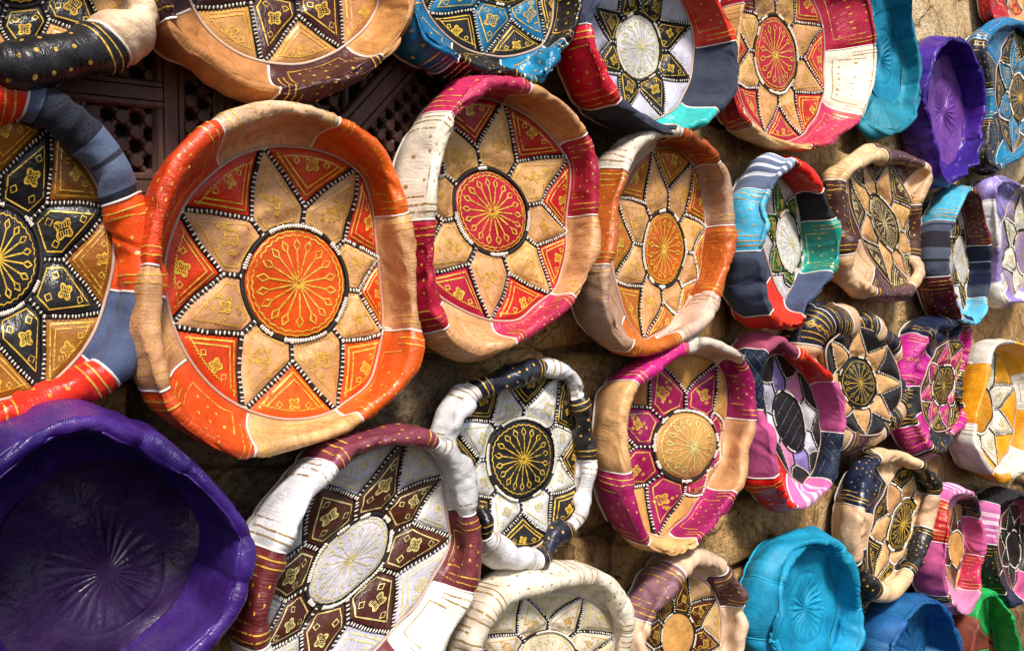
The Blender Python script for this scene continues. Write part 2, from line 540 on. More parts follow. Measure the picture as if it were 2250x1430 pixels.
        for (p, w) in S["seams"]:
            q = unproj(p[0], p[1], s.h) - s.origin
            s.seams.append((int(np.argmin(((R - q) ** 2).sum(1))), w))
        s.seams.sort()
        s.G = G
        s.normals()
        # displacement: soft dents, creases across the rim, pinch at the seams
        sv = np.linspace(0, 1, MS)[None, :]
        thg = th[:, None]
        disp = np.zeros((N, MS))
        amp = S.get("wr", 1.0) * 0.55
        for _ in range(16):
            k = rng.integers(3, 13); m = rng.uniform(0, 7)
            disp += rng.normal() * 0.0011 * amp * np.cos(k * thg + m * sv * 3.14 + rng.uniform(0, 6.3))
        for _ in range(int(S.get("ncr", 60))):
            t0, s0 = rng.uniform(0, 2 * math.pi), rng.choice([rng.uniform(0.05, 0.95), rng.normal(0.42, 0.12)])
            ori = rng.normal(0, 0.35)
            dth = (np.mod(thg - t0 + math.pi, 2 * math.pi) - math.pi) * s.size / 0.2
            ds = (sv - s0) * 1.6
            x = dth * math.cos(ori) - ds * math.sin(ori); y = dth * math.sin(ori) + ds * math.cos(ori)
            wdt = rng.uniform(0.014, 0.045); L = rng.uniform(0.14, 0.42)
            g = np.exp(-(y / L) ** 2)
            disp += rng.uniform(0.5, 1.5) * 0.0022 * amp * g * (-np.exp(-(x / wdt) ** 2) + 0.5 * np.exp(-((np.abs(x) - 2 * wdt) / wdt) ** 2))
        for (i, _) in s.seams:
            dd = np.abs(np.mod(np.arange(N) - i + N // 2, N) - N // 2)[:, None] * (2 * math.pi * s.size / N)
            disp += -0.0024 * np.exp(-(dd / 0.006) ** 2) + 0.0012 * np.exp(-((dd - 0.02) / 0.012) ** 2)
        for (p, depth, wid) in S.get("dents", []):          # sharp folds at photo points
            q = unproj(p[0], p[1], s.h) - s.origin
            i = int(np.argmin(((R - q) ** 2).sum(1)))
            dd = np.abs(np.mod(np.arange(N) - i + N // 2, N) - N // 2)[:, None] * (2 * math.pi * s.size / N)
            disp += -depth * np.exp(-(dd / wid) ** 2) * np.exp(-((sv - 0.45) / 0.28) ** 2)
        for jc, wj in ((0.18, 0.12), (0.62, 0.10), (0.80, 0.10)):
            disp += knots(22, 0.0030 * ang, 2)[:, None] * np.exp(-((sv - jc) / wj) ** 2)
        fade = np.clip(sv / 0.08, 0, 1) * np.clip((1 - sv) / 0.06, 0, 1)
        s.G = G + s.Nn * (disp * fade)[..., None]
        s.normals()

    def normals(s):
        G = s.G
        a = np.roll(G, -1, 0) - np.roll(G, 1, 0)
        b = np.gradient(G, axis=1)
        n = np.cross(a, b)
        n /= np.linalg.norm(n, axis=2)[..., None] + 1e-12
        mid = n[:, MS * 42 // 100, 2].mean()
        s.Nn = n if mid > 0 else -n
        s.flip = mid <= 0

    def rimpt(s, i, j, off):
        i = np.asarray(i, float); j = np.clip(np.asarray(j, float), 0, MS - 1.001)
        i0 = np.floor(i).astype(int); j0 = np.floor(j).astype(int)
        fi = (i - i0)[..., None]; fj = (j - j0)[..., None]
        def g(A):
            a = A[i0 % s.N, j0]; b = A[(i0 + 1) % s.N, j0]; c = A[i0 % s.N, j0 + 1]; d = A[(i0 + 1) % s.N, j0 + 1]
            return (a * (1 - fi) + b * fi) * (1 - fj) + (c * (1 - fi) + d * fi) * fj
        return g(s.G) + g(s.Nn) * off

    def build_rim(s):
        S = s.S
        Ls = np.linalg.norm(np.diff(s.G, axis=1), axis=2).sum(1).mean()
        dth = np.linalg.norm(s.G[:, MS * 42 // 100] - np.roll(s.G[:, MS * 42 // 100], 1, 0), axis=1).mean()
        pip = MB()
        n = len(s.seams)
        piping = S.get("piping", "#e2d8d0")
        for k in range(n):
            i0, w = s.seams[k]
            i1 = s.seams[(k + 1) % n][0]
            if i1 <= i0:
                i1 += s.N
            mb = MB()
            ii = np.arange(i0, i1 + 1)
            P = s.G[ii % s.N]
            U = np.stack(np.broadcast_arrays(((ii - i0) / max(1, i1 - i0))[:, None], np.linspace(0, 1, MS)[None, :]), -1)
            if s.flip:
                P = P[::-1]; U = U[::-1]
            mb.grid(P, uv=U)
            if w.endswith("*"):
                w = w[:-1]
            elif S.get("print", not S.get("plain")) and w not in ("denim", "denimd", "denimb", "denimband", "navyband", "greyband", "bluewhite", "pinkwhite", "pink", "pinkl", "dusty", "quiltnavy", "quiltblack", "charcoal"):
                s.rim_print(mb, i0, i1, dth, Ls, w)
            part("rim_panel", mb, [mat_of(w), GOLDD if w in ("cream", "whitew", "white", "mauvel", "peach") else GOLDW], s.o)
            col = s.G[i0 % s.N, 1:-1] + s.Nn[i0 % s.N, 1:-1] * 0.0002
            r = S.get("pr", 0.0017)
            pip = MB()
            tube(pip, col, r, 5, nrm=s.Nn[i0 % s.N, 1:-1])
            if piping:
                part("seam_piping", pip, [plain("piping_" + piping.lstrip('#'), piping, 0.6, 0.15)], s.o)
        if piping:
            pm = plain("piping_" + piping.lstrip('#'), piping, 0.6, 0.15)
            e = MB()
            tube(e, s.G[:, 0] + s.Nn[:, 1] * 0.0008, 0.0022, 6, closed=True, nrm=s.Nn[:, 1])
            ep = S.get("edgepipe", "#b89a8a")
            part("face_piping", e, [plain("piping_" + ep.lstrip('#'), ep, 0.6, 0.15)], s.o)
            e = MB()
            j = int(MS * 0.93)
            tube(e, s.G[:, j] + s.Nn[:, j] * 0.001, 0.0026, 6, closed=True, nrm=s.Nn[:, j])
            part("base_piping", e, [pm], s.o)

    def ribbons(s, mb, lines, mapf, mat=1, step=0.004):
        """lines: (Nx2 points, width, closed) in one flat space; mapf maps that space to 3-D."""
        for pts, w, closed in lines:
            pts = np.asarray(pts, float)
            if closed:
                pts = np.vstack([pts, pts[:1]])
            L = np.linalg.norm(np.diff(pts, axis=0), axis=1).sum()
            m = int(np.clip(L / step, 2, 260)) + 1
            # keep corners: resample each leg
            out = []
            for k in range(len(pts) - 1):
                l = np.linalg.norm(pts[k + 1] - pts[k])
                c = max(1, int(round(l / step)))
                out.append(pts[k] + (pts[k + 1] - pts[k]) * (np.arange(c) / c)[:, None])
            out.append(pts[-1:])
            p = np.concatenate(out)
            if len(p) < 2:
                continue
            tan = np.gradient(p, axis=0)
            if closed:
                tan[0] = tan[-1] = p[1] - p[-2]
            tan /= np.linalg.norm(tan, axis=1)[:, None] + 1e-9
            nr = np.stack([-tan[:, 1], tan[:, 0]], 1)
            ww = w * (1 + 0.22 * np.sin(np.arange(len(p)) * 0.9 + s.rng.uniform(0, 6)) * s.rng.uniform(0.3, 1)) * 0.5
            a = mapf(p + nr * ww[:, None]); b = mapf(p - nr * ww[:, None])
            mb.grid(np.stack([a, b], 1), mat=mat)

    def rim_print(s, mb, i0, i1, dth, Ls, w):
        rng = s.rng
        W = (i1 - i0) * dth
        g = 0.0008
        mp = lambda p: s.rimpt(i0 + p[:, 0] / dth, p[:, 1] / Ls * (MS - 1), g)
        y0, y1 = rng.uniform(0.10, 0.3) * Ls, rng.uniform(0.72, 0.90) * Ls
        lines = []
        lw = 0.0021
        st = s.S.get("rimprint", "dots")
        m1, m2 = 0.012, 0.022
        if W < 0.05:
            m1, m2 = W * 0.2, W * 0.32
        def jl(x, a, b):
            yy = np.linspace(a, b, 8)
            return np.stack([x + rng.normal(0, 0.0007, 8), yy], 1)
        for x in (m1, m2, W - m2, W - m1):
            lines.append((jl(x, y0, y1), lw, False))
        if W > 0.05:
            x0, x1 = m2 + 0.012, W - m2 - 0.012
            if st == "chain":
                # lines and a chain of lozenges down the middle
                for x in (x0, x1):
                    lines.append((jl(x, y0, y1), lw, False))
                xm = (x0 + x1) / 2
                for y in np.arange(y0, y1, 0.013):
                    lines.append(([(xm - 0.005, y), (xm, y + 0.006), (xm + 0.005, y), (xm, y - 0.006)], 0.0016, True))
            else:
                # frame on the outer side, frame on the inner side, dots between
                for (ya, yb) in ((0.62 * Ls, 0.88 * Ls), (0.08 * Ls, 0.26 * Ls)):
                    lines.append(([(x0, ya if ya > 0.3 * Ls else yb), (x0, yb if ya > 0.3 * Ls else ya), (x1, yb if ya > 0.3 * Ls else ya), (x1, ya if ya > 0.3 * Ls else yb)], lw, False))
                for y in (() if w in ("white", "whitew", "mauvel", "peach") else np.arange(0.13 * Ls, 0.80 * Ls, 0.020)):
                    for x in np.arange(x0 + 0.014, x1 - 0.008, 0.021):
                        xx = x + (0.0105 if int(y / 0.021) % 2 else 0) + rng.normal(0, 0.0012)
                        yy = y + rng.normal(0, 0.0012)
                        if xx > x1 - 0.006 or rng.random() < 0.12:
                            continue
                        r = 0.0026
                        an = np.arange(7) * 2 * math.pi / 7
                        c = mp(np.concatenate([[[xx, yy]], np.stack([xx + r * np.cos(an), yy + r * np.sin(an)], 1)]))
                        mb.add(c, tris=[(0, 1 + k, 1 + (k + 1) % 7) for k in range(7)], mat=1)
        s.ribbons(mb, lines, mp, 1, 0.005)

    # --- pieces of the face
    def piece(s, name, poly, matl, puff, lines=None, foilm=None, rings=5):
        poly = np.asarray(poly, float)
        cen = poly.mean(0)
        if len(poly) < 12:
            cen = 0.5 * cen + 0.5 * resample(poly, 60, True).mean(0)
        e = np.roll(poly, -1, 0) - poly
        nr = np.stack([e[:, 1], -e[:, 0]], 1)
        dn = ((poly - cen) * nr).sum(1)
        sg = np.sign(np.median(dn)); nr *= sg; dn = np.maximum(dn * sg, 1e-6)
        def level(p):
            return np.max(((p[:, None] - cen) * nr[None]).sum(2) / dn[None], axis=1)
        def mp(p, off=0.0):
            lv = np.clip(level(p), 0, 1)
            return s.face(p, puff * (1 - lv ** 3) + off - 0.001 * lv ** 8)
        nb = 56
        bd = resample(poly, nb, True)
        mb = MB()
        sc = np.array([1.0, 0.95, 0.84, 0.66, 0.42, 0.18])
        allp = (cen + (bd[:, None] - cen) * sc[None, :, None])
        P = mp(allp.reshape(-1, 2)).reshape(nb, len(sc), 3)
        ccw = (poly[:, 0] * np.roll(poly[:, 1], -1) - poly[:, 1] * np.roll(poly[:, 0], -1)).sum() > 0
        m_det = np.linalg.det(s.M) > 0
        # skirt so that the piece has a thickness
        sk = P[:, :1].copy(); sk[..., 2] -= 0.006
        P = np.concatenate([sk, P], 1)
        U = np.concatenate([allp[:, :1], allp], 1)
        if ccw == m_det:
            pass
        else:
            P = P[::-1]; U = U[::-1]
        mb.grid(P, closed=True, uv=U)
        n0 = mb.n
        cpt = mp(cen[None])
        mb.add(np.concatenate([P[:, -1], cpt]), tris=[(k, (k + 1) % nb, nb) for k in range(nb)])
        if lines:
            s.ribbons(mb, lines, lambda p: mp(p, 0.0009), 1, 0.03)
        return part(name, mb, [matl, foilm or s.gold], s.o)

    def knot(s, c, ang, r):
        """Four-lobed interlaced motif, as printed in gold."""
        L = []
        ca, sa = math.cos(ang), math.sin(ang)
        R2 = np.array([[ca, -sa], [sa, ca]])
        tt = np.linspace(0, 2 * math.pi, 33)[:-1]
        rr = r * (0.80 + 0.22 * np.cos(4 * (tt - math.pi / 4)))
        L.append((np.stack([rr * np.cos(tt), rr * np.sin(tt)], 1) @ R2.T + c, 0.011, True))
        for sx in (-1, 1):
            for sy in (-1, 1):
                q = np.array([(0.12, 0.12), (0.62, 0.12), (0.62, 0.62), (0.12, 0.62)]) * r * np.array([sx, sy])
                L.append((q @ R2.T + c, 0.008, True))
                L.append((np.array([(0.37, 0.12), (0.37, 0.62)]) * r * np.array([sx, sy]) @ R2.T + c, 0.007, False))
        return L

    def loz(s, c, ang, r, w=0.010):
        a = ang + np.arange(4) * math.pi / 2
        return (np.stack([c[0] + r * np.cos(a), c[1] + r * np.sin(a)], 1), w, True)

    def build_star(s):
        S, rng = s.S, s.rng
        n = S.get("n", 8)
        ph = math.radians(S.get("phase", 0))
        rm = s.rm
        r1 = rm + 0.040                   # petals begin
        r2 = S.get("r2", 0.57)            # petals part
        med, pet, tri = S["cols"]
        gap = 0.020
        # backing sheet under the pieces
        mb = MB()
        an = np.arange(64) * 2 * math.pi / 64
        rr = np.linspace(0.02, 1.0, 12)
        xy = np.stack([rr[None] * np.cos(an)[:, None], rr[None] * np.sin(an)[:, None]], -1)
        mb.grid(s.face(xy, -0.0035)[::-1], closed=True)
        part("backing", mb, [BACK], s.o)
        # medallion
        mk = S.get("medal", "spokes")
        lines = []
        circ = lambda r, m, sc=0.0, k=0: np.stack([(r + sc * np.cos(k * np.arange(m) * 2 * math.pi / m)) * np.cos(np.arange(m) * 2 * math.pi / m), (r + sc * np.cos(k * np.arange(m) * 2 * math.pi / m)) * np.sin(np.arange(m) * 2 * math.pi / m)], 1)
        if mk in ("spokes", "faint"):
            ns = S.get("ns", 18)
            for k in range(ns):
                a = ph * 0.5 + k * 2 * math.pi / ns + rng.normal(0, 0.015)
                d = np.array([math.cos(a), math.sin(a)])
                lines.append((np.array([d * rm * 0.03, d * rm * 0.60]), 0.012 if mk == "spokes" else 0.008, False))
                q = d * rm * 0.70
                nrm_ = np.array([-d[1], d[0]])
                lines.append((np.array([q - d * rm * 0.11, q + nrm_ * rm * 0.065, q + d * rm * 0.11, q - nrm_ * rm * 0.065]), 0.012, True))
            lines.append((circ(rm * 0.88, 144, 0.006, 36), 0.010, True))
            if S.get("ring2", True):
                lines.append((circ(rm * 0.955, 120, 0.004, 30), 0.009, True))
        rg = S.get("ragged", 0.0)
        mpoly = circ(rm * 1.0, 60)
        if rg:
            mpoly *= (1 + rg * rng.normal(0, 1, 60))[:, None]
        s.piece("medallion", mpoly, mat_of(med), S.get("mpuff", 0.005), lines, GOLDP if mk == "faint" else (s.gold if med not in ("white", "lav") else GOLDP))
        # petals and the triangles between them
        stitch_lines = []
        for k in range(n):
            a0, a1, am = ph + (k - 0.5) * 2 * math.pi / n, ph + (k + 0.5) * 2 * math.pi / n, ph + k * 2 * math.pi / n
            pol = lambda r, a: np.array([r * math.cos(a), r * math.sin(a)])
            jr = rng.normal(0, 0.012)
            da = gap / r2
            arc = [pol(r1, x) for x in np.linspace(a0 + gap / r1, a1 - gap / r1, 7)]
            tipw = 0.030
            petal = arc + [pol(r2 - 0.004 + jr, a1 - da * 0.9), pol(0.80, am + (a1 - am) * 0.38 - 0.022), pol(0.995, am + tipw * 0.4), pol(0.995, am - tipw * 0.4), pol(0.80, am - (am - a0) * 0.38 + 0.022), pol(r2 - 0.004 + jr, a0 + da * 0.9)]
            cpet = pol(0.62, am)
            L = []
            ins = 0.80
            pc = np.mean(petal, axis=0)
            inner = [pc + (q - pc) * ins for q in (arc[0], arc[-1], petal[7], 0.5 * (petal[9] + petal[10]) * 0.94, petal[12])]
            if S.get("petprint", "knot") != "none":
                L.append((np.array(inner), 0.011, True))
                if S.get("petprint", "knot") == "knot":
                    L += s.knot(pol(0.60 + rng.normal(0, 0.01), am + rng.normal(0, 0.02)), am + rng.normal(0, 0.15), 0.075 * rng.uniform(0.85, 1.15))
                    for (r_, o_) in ((0.50, 0.17), (0.50, -0.17), (0.76, 0.0)):
                        L.append(s.loz(pol(r_, am + o_), am, 0.030))
                elif S["petprint"] == "flower":
                    L += s.knot(pol(0.60 + rng.normal(0, 0.012), am + rng.normal(0, 0.03)), am + 0.78 + rng.normal(0, 0.2), 0.062 * rng.uniform(0.8, 1.2))
                    for q in range(9):
                        ra, rb = rng.uniform(0.50, 0.74), rng.uniform(-0.16, 0.16)
                        L.append(s.loz(pol(ra, am + rb), rng.uniform(0, 2), 0.014, 0.013))
            cset = pet if isinstance(pet, (list, tuple)) else [pet]
            pcw = cset[k % len(cset)]
            fm = GOLDW if pcw in ("tan", "tanpink", "cream", "peach") else (GOLDP if pcw in ("white", "lav", "whitew") else s.gold)
            s.piece("petal", petal, mat_of(pcw), S.get("ppuff", 0.006), L, fm)
            # triangle beyond the seam a1
            am2 = ph + (k + 1) * 2 * math.pi / n
            b0, b1 = am + 0.045, am2 - 0.045
            outer = [pol(0.995, x) for x in np.linspace(b1, b0, 7)]
            apex = pol(r2 + gap * 1.5, a1)
            mid1 = pol(0.80, am + (a1 - am) * 0.38 + 0.028); mid2 = pol(0.80, am2 - (am2 - a1) * 0.38 - 0.028)
            t_poly = [apex, mid2] + outer + [mid1]
            L = []
            tc = np.mean([apex, outer[0], outer[-1], pol(0.93, a1)], axis=0)
            sh = lambda q, f: tc + (q - tc) * f
            tp = S.get("triprint", "knot")
            if tp != "none":
                L.append((np.array([sh(outer[0], 0.80), sh(apex, 0.80), sh(outer[-1], 0.80)]), 0.012, False))
                L.append((np.array([sh(outer[0], 0.62), sh(apex, 0.58), sh(outer[-1], 0.62)]), 0.011, False))
                zz = np.linspace(b1, b0, 41)
                zp = np.array([pol(0.952 + 0.006 * (-1) ** q, x) for q, x in enumerate(zz)])
                L.append((sh(zp, 0.80), 0.009, False))
                if tp == "knot":
                    L += s.knot(sh(pol(0.885, a1 + rng.normal(0, 0.015)), 0.9), a1 + rng.normal(0, 0.15), 0.052 * rng.uniform(0.85, 1.15))
                    for o_ in (-0.14, 0.14):
                        L.append(s.loz(sh(pol(0.905, a1 + o_), 0.9), a1, 0.024, 0.012))
            tset = tri if isinstance(tri, (list, tuple)) else [tri]
            tw = tset[k % len(tset)]
            fm = GOLDW if tw in ("tan", "tanpink", "mustard", "amber") else (GOLDP if tw in ("white", "lav", "whitew", "cream") else s.gold)
            s.piece("triangle_panel", t_poly, mat_of(tw), S.get("ppuff", 0.006) * 0.8, L, fm)
            stitch_lines.append(np.array([pol(r1, a1), pol(r2, a1)]))
            stitch_lines.append(np.array([pol(r2, a1), pol(0.80, am + (a1 - am) * 0.38), pol(0.99, am + 0.012)]))
            stitch_lines.append(np.array([pol(r2, a1), pol(0.80, am2 - (am2 - a1) * 0.38), pol(0.99, am2 - 0.012)]))
        # cords and stitches
        cords, beads = MB(), MB()
        scale = math.sqrt(abs(np.linalg.det(s.M)))
        BT, BI = s.bead_template()
        sp = S.get("spacing", 0.031)
        def stitch(line, closed=False, skip=None, hl=0.0155, hw=0.0068):
            L = np.linalg.norm(np.diff(line, axis=0), axis=1).sum()
            m = max(2, int(L / sp))
            p = resample(line, m)
            tan = np.gradient(p, axis=0); tan /= np.linalg.norm(tan, axis=1)[:, None] + 1e-9
            pr = np.stack([-tan[:, 1], tan[:, 0]], 1)
            p = p + tan * rng.normal(0, 0.0032, (m, 1)) + pr * rng.normal(0, 0.0016, (m, 1))
            P3 = s.face(p, 0.0022)
            tube(cords, s.face(resample(line, max(6, m)), 0.0006), 0.0145 * scale, 6, flat=0.42)
            for k in range(m):
                if rng.random() < 0.035:
                    continue
                jt = rng.normal(0, 0.13)
                cj, sj = math.cos(jt), math.sin(jt)
                t_, n_ = tan[k] * cj + pr[k] * sj, pr[k] * cj - tan[k] * sj
                A = s.M @ n_ * hl * rng.uniform(0.85, 1.12); Bv = s.M @ t_ * hw * rng.uniform(0.85, 1.15)
                zh = 0.0085 * scale
                V = P3[k] + BT[:, :1] * np.array([A[0], A[1], 0]) + BT[:, 1:2] * np.array([Bv[0], Bv[1], 0]) + BT[:, 2:] * np.array([0, 0, zh])
                beads.add(V, quads=BI)
        for ln in stitch_lines:
            stitch(ln)
        # ring round the medallion: runs of white thread between runs of black
        nr = int(2 * math.pi * (rm + 0.022) / 0.0195)
        rr = rm + 0.020
        runs = rng.random(3 * n) < 0.52
        for k in range(nr):
            a = ph + k * 2 * math.pi / nr
            if not runs[k * 3 * n // nr]:
                continue
            c = np.array([rr * math.cos(a), rr * math.sin(a)])
            n_ = np.array([math.cos(a), math.sin(a)]); t_ = np.array([-n_[1], n_[0]])
            A = s.M @ n_ * 0.0185 * rng.uniform(0.7, 1.15); Bv = s.M @ t_ * 0.010
            P0 = s.face(c[None], 0.0024)[0]
            V = P0 + BT[:, :1] * np.array([A[0], A[1], 0]) + BT[:, 1:2] * np.array([Bv[0], Bv[1], 0]) + BT[:, 2:] * np.array([0, 0, 0.0085 * scale])
            beads.add(V, quads=BI)
        an = np.arange(97) * 2 * math.pi / 96
        tube(cords, s.face(np.stack([rr * np.cos(an), rr * np.sin(an)], 1), 0.0008), 0.015 * scale, 6, flat=0.40)
        part("seam_cord", cords, [CORD], s.o)
        part("stitching", beads, [BEAD], s.o, kind="stuff")

    _bt = None
    def bead_template(s):
        if Pouf._bt is None:
            xs = [(-1.0, 0.05), (-0.8, 0.75), (0.0, 1.0), (0.8, 0.75), (1.0, 0.05)]
            V, Q = [], []
            m = 5
            for x, r in xs:
                for k in range(m):
                    a = math.pi * k / (m - 1)
                    V.append((x, r * math.cos(a), r * math.sin(a) - (0.35 if abs(x) > 0.9 else 0)))
            for i in range(len(xs) - 1):
                for k in range(m - 1):
                    Q.append((i * m + k, i * m + k + 1, (i + 1) * m + k + 1, (i + 1) * m + k))
            Pouf._bt = (np.array(V), np.array(Q))
        return Pouf._bt

    def build_plain(s):
        """Flat face with an embossed sunburst, one colour."""
        S = s.S
        m, nr = 180, 40
        an = np.arange(m) * 2 * math.pi / m
        rr = np.linspace(0.0, 1.0, nr)
        xy = np.stack([rr[None] * np.cos(an)[:, None], rr[None] * np.sin(an)[:, None]], -1)
        A, Rr = np.broadcast_arrays(an[:, None], rr[None])
        k = S.get("ns", 20)
        wob = 0.25 * np.sin(3 * A + 1.3) + 0.18 * np.sin(5 * A + S["seed"])
        ray = np.abs(np.cos(k / 2 * A + wob)) ** 6
        win = np.clip((Rr - 0.06) / 0.08, 0, 1) * np.clip((0.50 - Rr) / 0.10, 0, 1)
        leaf = np.abs(np.cos(k * A + 2 * wob)) ** 4 * np.clip((Rr - 0.30) / 0.08, 0, 1) * np.clip((0.56 - Rr) / 0.08, 0, 1)
        ring = np.exp(-((Rr - 0.60) / 0.018) ** 2)
        fold = np.sin(2 * A + 7 * Rr + S["seed"]) * 0.5 + np.sin(5 * A - 5 * Rr)
        off = S.get("emb", 0.004) * (-ray * win + 0.6 * leaf - 0.5 * ring) + 0.0025 * fold * Rr
        P = s.face(xy, off)
        mb = MB()
        P = P if np.linalg.det(s.M) < 0 else P[::-1]
        mb.grid(P, closed=True, uv=xy * 0.03)
        part("medallion", mb, [mat_of(S["cols"][0])], s.o)

    def build(s):
        s.build_rim()
        if s.S.get("plain"):
            s.build_plain()
        else:
            s.build_star()

# ------------------------------------------------------------------ the wall behind
def fbm(x, y, seed, octs=5, f0=2.0):
    r = np.random.default_rng(seed)
    o = np.zeros_like(x); a = 1.0; f = f0
    for _ in range(octs):
        for _k in range(3):
            an = r.uniform(0, 6.3); k1, k2 = math.cos(an) * f, math.sin(an) * f
            o += a * np.sin(k1 * x * 6.3 + r.uniform(0, 6.3) + 1.3 * np.sin(k2 * y * 4.1 + r.uniform(0, 6.3))) * np.cos(k2 * y * 6.3 + r.uniform(0, 6.3)) / 3
        a *= 0.55; f *= 2.1
    return o

def rock_mat(name, c1, c2, c3, scale):
    N = NT(name)
    co = N.coord()
    big = N.noise(co, 3.5 * scale, 6, 0.62, 0.6)
    med = N.noise(co, 16 * scale, 6, 0.66, 0.4)
    fine = N.noise(co, 110 * scale, 5, 0.75)
    base = N.mix(N.ramp(big, [(0.38, 0.0), (0.58, 1.0)]), lin(c1), lin(c2))
    base = N.mix(N.ramp(med, [(0.48, 0.0), (0.64, 0.85)]), base, lin(c3))
    base = N.mix(N.math('MULTIPLY', N.ramp(fine, [(0.36, 1.0), (0.50, 0.0)]), 0.75), base, np.array(lin(c3)) * 0.5)
    pit = N.noise(co, 60 * scale, 2, 0.5)
    base = N.mix(N.math('MULTIPLY', N.ramp(pit, [(0.68, 0.0), (0.74, 1.0)]), 0.7), base, (0.02, 0.014, 0.01))
    wv = N.n("ShaderNodeVectorMath", operation='ADD')
    nv = N.n("ShaderNodeTexNoise"); nv.inputs["Scale"].default_value = 6.0; nv.inputs["Detail"].default_value = 4.0
    N.l(co, nv.inputs["Vector"])
    sc_ = N.n("ShaderNodeVectorMath", operation='SCALE'); sc_.inputs["Scale"].default_value = 0.16
    N.l(nv.outputs["Color"], sc_.inputs[0]); N.l(co, wv.inputs[0]); N.l(sc_.outputs[0], wv.inputs[1])
    vc = N.n("ShaderNodeTexVoronoi", feature='DISTANCE_TO_EDGE'); vc.inputs["Scale"].default_value = 3.0
    N.l(wv.outputs[0], vc.inputs["Vector"])
    crack = N.ramp(vc.outputs["Distance"], [(0.0, 1.0), (0.016, 0.0)])
    base = N.mix(N.math('MULTIPLY', crack, 0.45), base, np.array(lin(c3)) * 0.25)
    N.l(base, N.b.inputs["Base Color"])
    N.b.inputs["Roughness"].default_value = 0.92
    N.b.inputs["Specular IOR Level"].default_value = 0.2
    b = N.bump(med, 1.0, 0.03)
    b = N.bump(fine, 1.0, 0.008, b)
    b = N.bump(N.ramp(pit, [(0.62, 1.0), (0.74, 0.0)]), 0.6, 0.004, b)
    b = N.bump(N.math('SUBTRACT', 1.0, crack), 0.8, 0.006, b)
    N.l(b, N.b.inputs["Normal"])
    return N.m

PLASTER = rock_mat("ochre_plaster", "#c49a64", "#e0bd8a", "#9a6e42", 1.0)
MORTAR = rock_mat("dark_mortar", "#86684a", "#a6845a", "#5a422c", 1.2)
STONES = [rock_mat("brown_stone", "#a88458", "#ccA66e", "#74563a", 1.0), rock_mat("ochre_stone", "#c4965a", "#e0b67c", "#8c643c", 1.1), rock_mat("shaded_grey_stone", "#74624e", "#947e64", "#4a3a2e", 0.9)]

wall = thing("stone_wall", "rough ochre and brown stone wall with patchy plaster behind the poufs", "wall", 0.0, 0.0)
mb = MB()
a = np.linspace(-1.6, 6.0, 420); b = np.linspace(-1.6, 1.6, 200)
Aa, Bb = np.meshgrid(a, b, indexing='ij')
Cc = -0.046 + 0.010 * fbm(Aa, Bb, 5) - 0.006 * np.abs(fbm(Aa, Bb, 9, 4, 5))
mb.grid(np.stack([Aa, Bb, Cc], -1))
part("mortar", mb, [MORTAR], wall)

def plaster_patch(outline_px, seed, c0, mat, name="plaster"):
    """A slab of plaster with an uneven edge, traced at wall depth."""
    p = unproj(np.array([q[0] for q in outline_px]), np.array([q[1] for q in outline_px]), 0.0)
    p = resample(catmull_closed(p, 12), 140, True)
    r = np.random.default_rng(seed)
    cen = p.mean(0)
    wob = 1 + 0.02 * sum(r.normal() * np.cos(k * np.arange(140) * 2 * math.pi / 140 + r.uniform(0, 6)) / math.sqrt(k) for k in range(4, 30))
    sc = np.array([1.0, 0.985, 0.95, 0.85, 0.7, 0.55, 0.4, 0.25, 0.1, 0.0])
    Q = cen + (p - cen)[:, None] * wob[:, None, None] * sc[None, :, None]
    c = c0 + 0.005 * fbm(Q[..., 0], Q[..., 1], seed, 5, 2.5) - np.array([0.03, 0.006, 0.0, 0, 0, 0, 0, 0, 0, 0])[None]
    mb = MB()
    mb.grid(np.concatenate([Q, c[..., None]], -1)[::-1], closed=True)
    part(name, mb, [mat], wall)

plaster_patch([(1930, -120), (2080, -160), (2300, -120), (2360, 60), (2300, 330), (2230, 420), (2050, 430), (1940, 330), (1900, 120)], 21, -0.016, rock_mat("pale_plaster", "#d8b98c", "#e6cda4", "#b08a5c", 0.6))
plaster_patch([(1500, 250), (1640, 300), (1800, 300), (2060, 380), (2300, 420), (2420, 600), (2380, 900), (2250, 1080), (2060, 1060), (1960, 760), (1880, 720), (1760, 760), (1640, 720), (1570, 520)], 22, -0.020, PLASTER)
plaster_patch([(1680, 1110), (1740, 1090), (1880, 1080), (1960, 1200), (1950, 1420), (1900, 1500), (1760, 1300), (1720, 1200)], 23, -0.018, PLASTER)

def stone(a0, b0, w, h, c0, mat, seed):
    r = np.random.default_rng(seed)
    n, m = 20, 6
    th = np.arange(n) * 2 * math.pi / n
    ex = 3.4
    x = np.sign(np.cos(th)) * np.abs(np.cos(th)) ** (2 / ex); y = np.sign(np.sin(th)) * np.abs(np.sin(th)) ** (2 / ex)
    wob = 1 + 0.07 * sum(r.normal() * np.cos(k * th + r.uniform(0, 6.3)) / k for k in range(1, 7))
    sc = np.array([1.0, 0.97, 0.86, 0.62, 0.34, 0.0]); cz = np.array([-0.05, -0.012, 0.0, 0.006, 0.009, 0.010])
    X = x[:, None] * wob[:, None] * sc[None] * w / 2; Y = y[:, None] * wob[:, None] * sc[None] * h / 2
    rot = r.normal(0, 0.07)
    Xr = X * math.cos(rot) - Y * math.sin(rot) + a0; Yr = X * math.sin(rot) + Y * math.cos(rot) + b0
    C = c0 + cz[None] + 0.006 * fbm(Xr, Yr, seed, 4, 4.0) + r.normal(0, 0.08) * X + r.normal(0, 0.08) * Y
    mb = MB()
    mb.grid(np.stack([Xr, Yr, C], -1)[::-1], closed=True)
    part("stone", mb, [mat], wall)

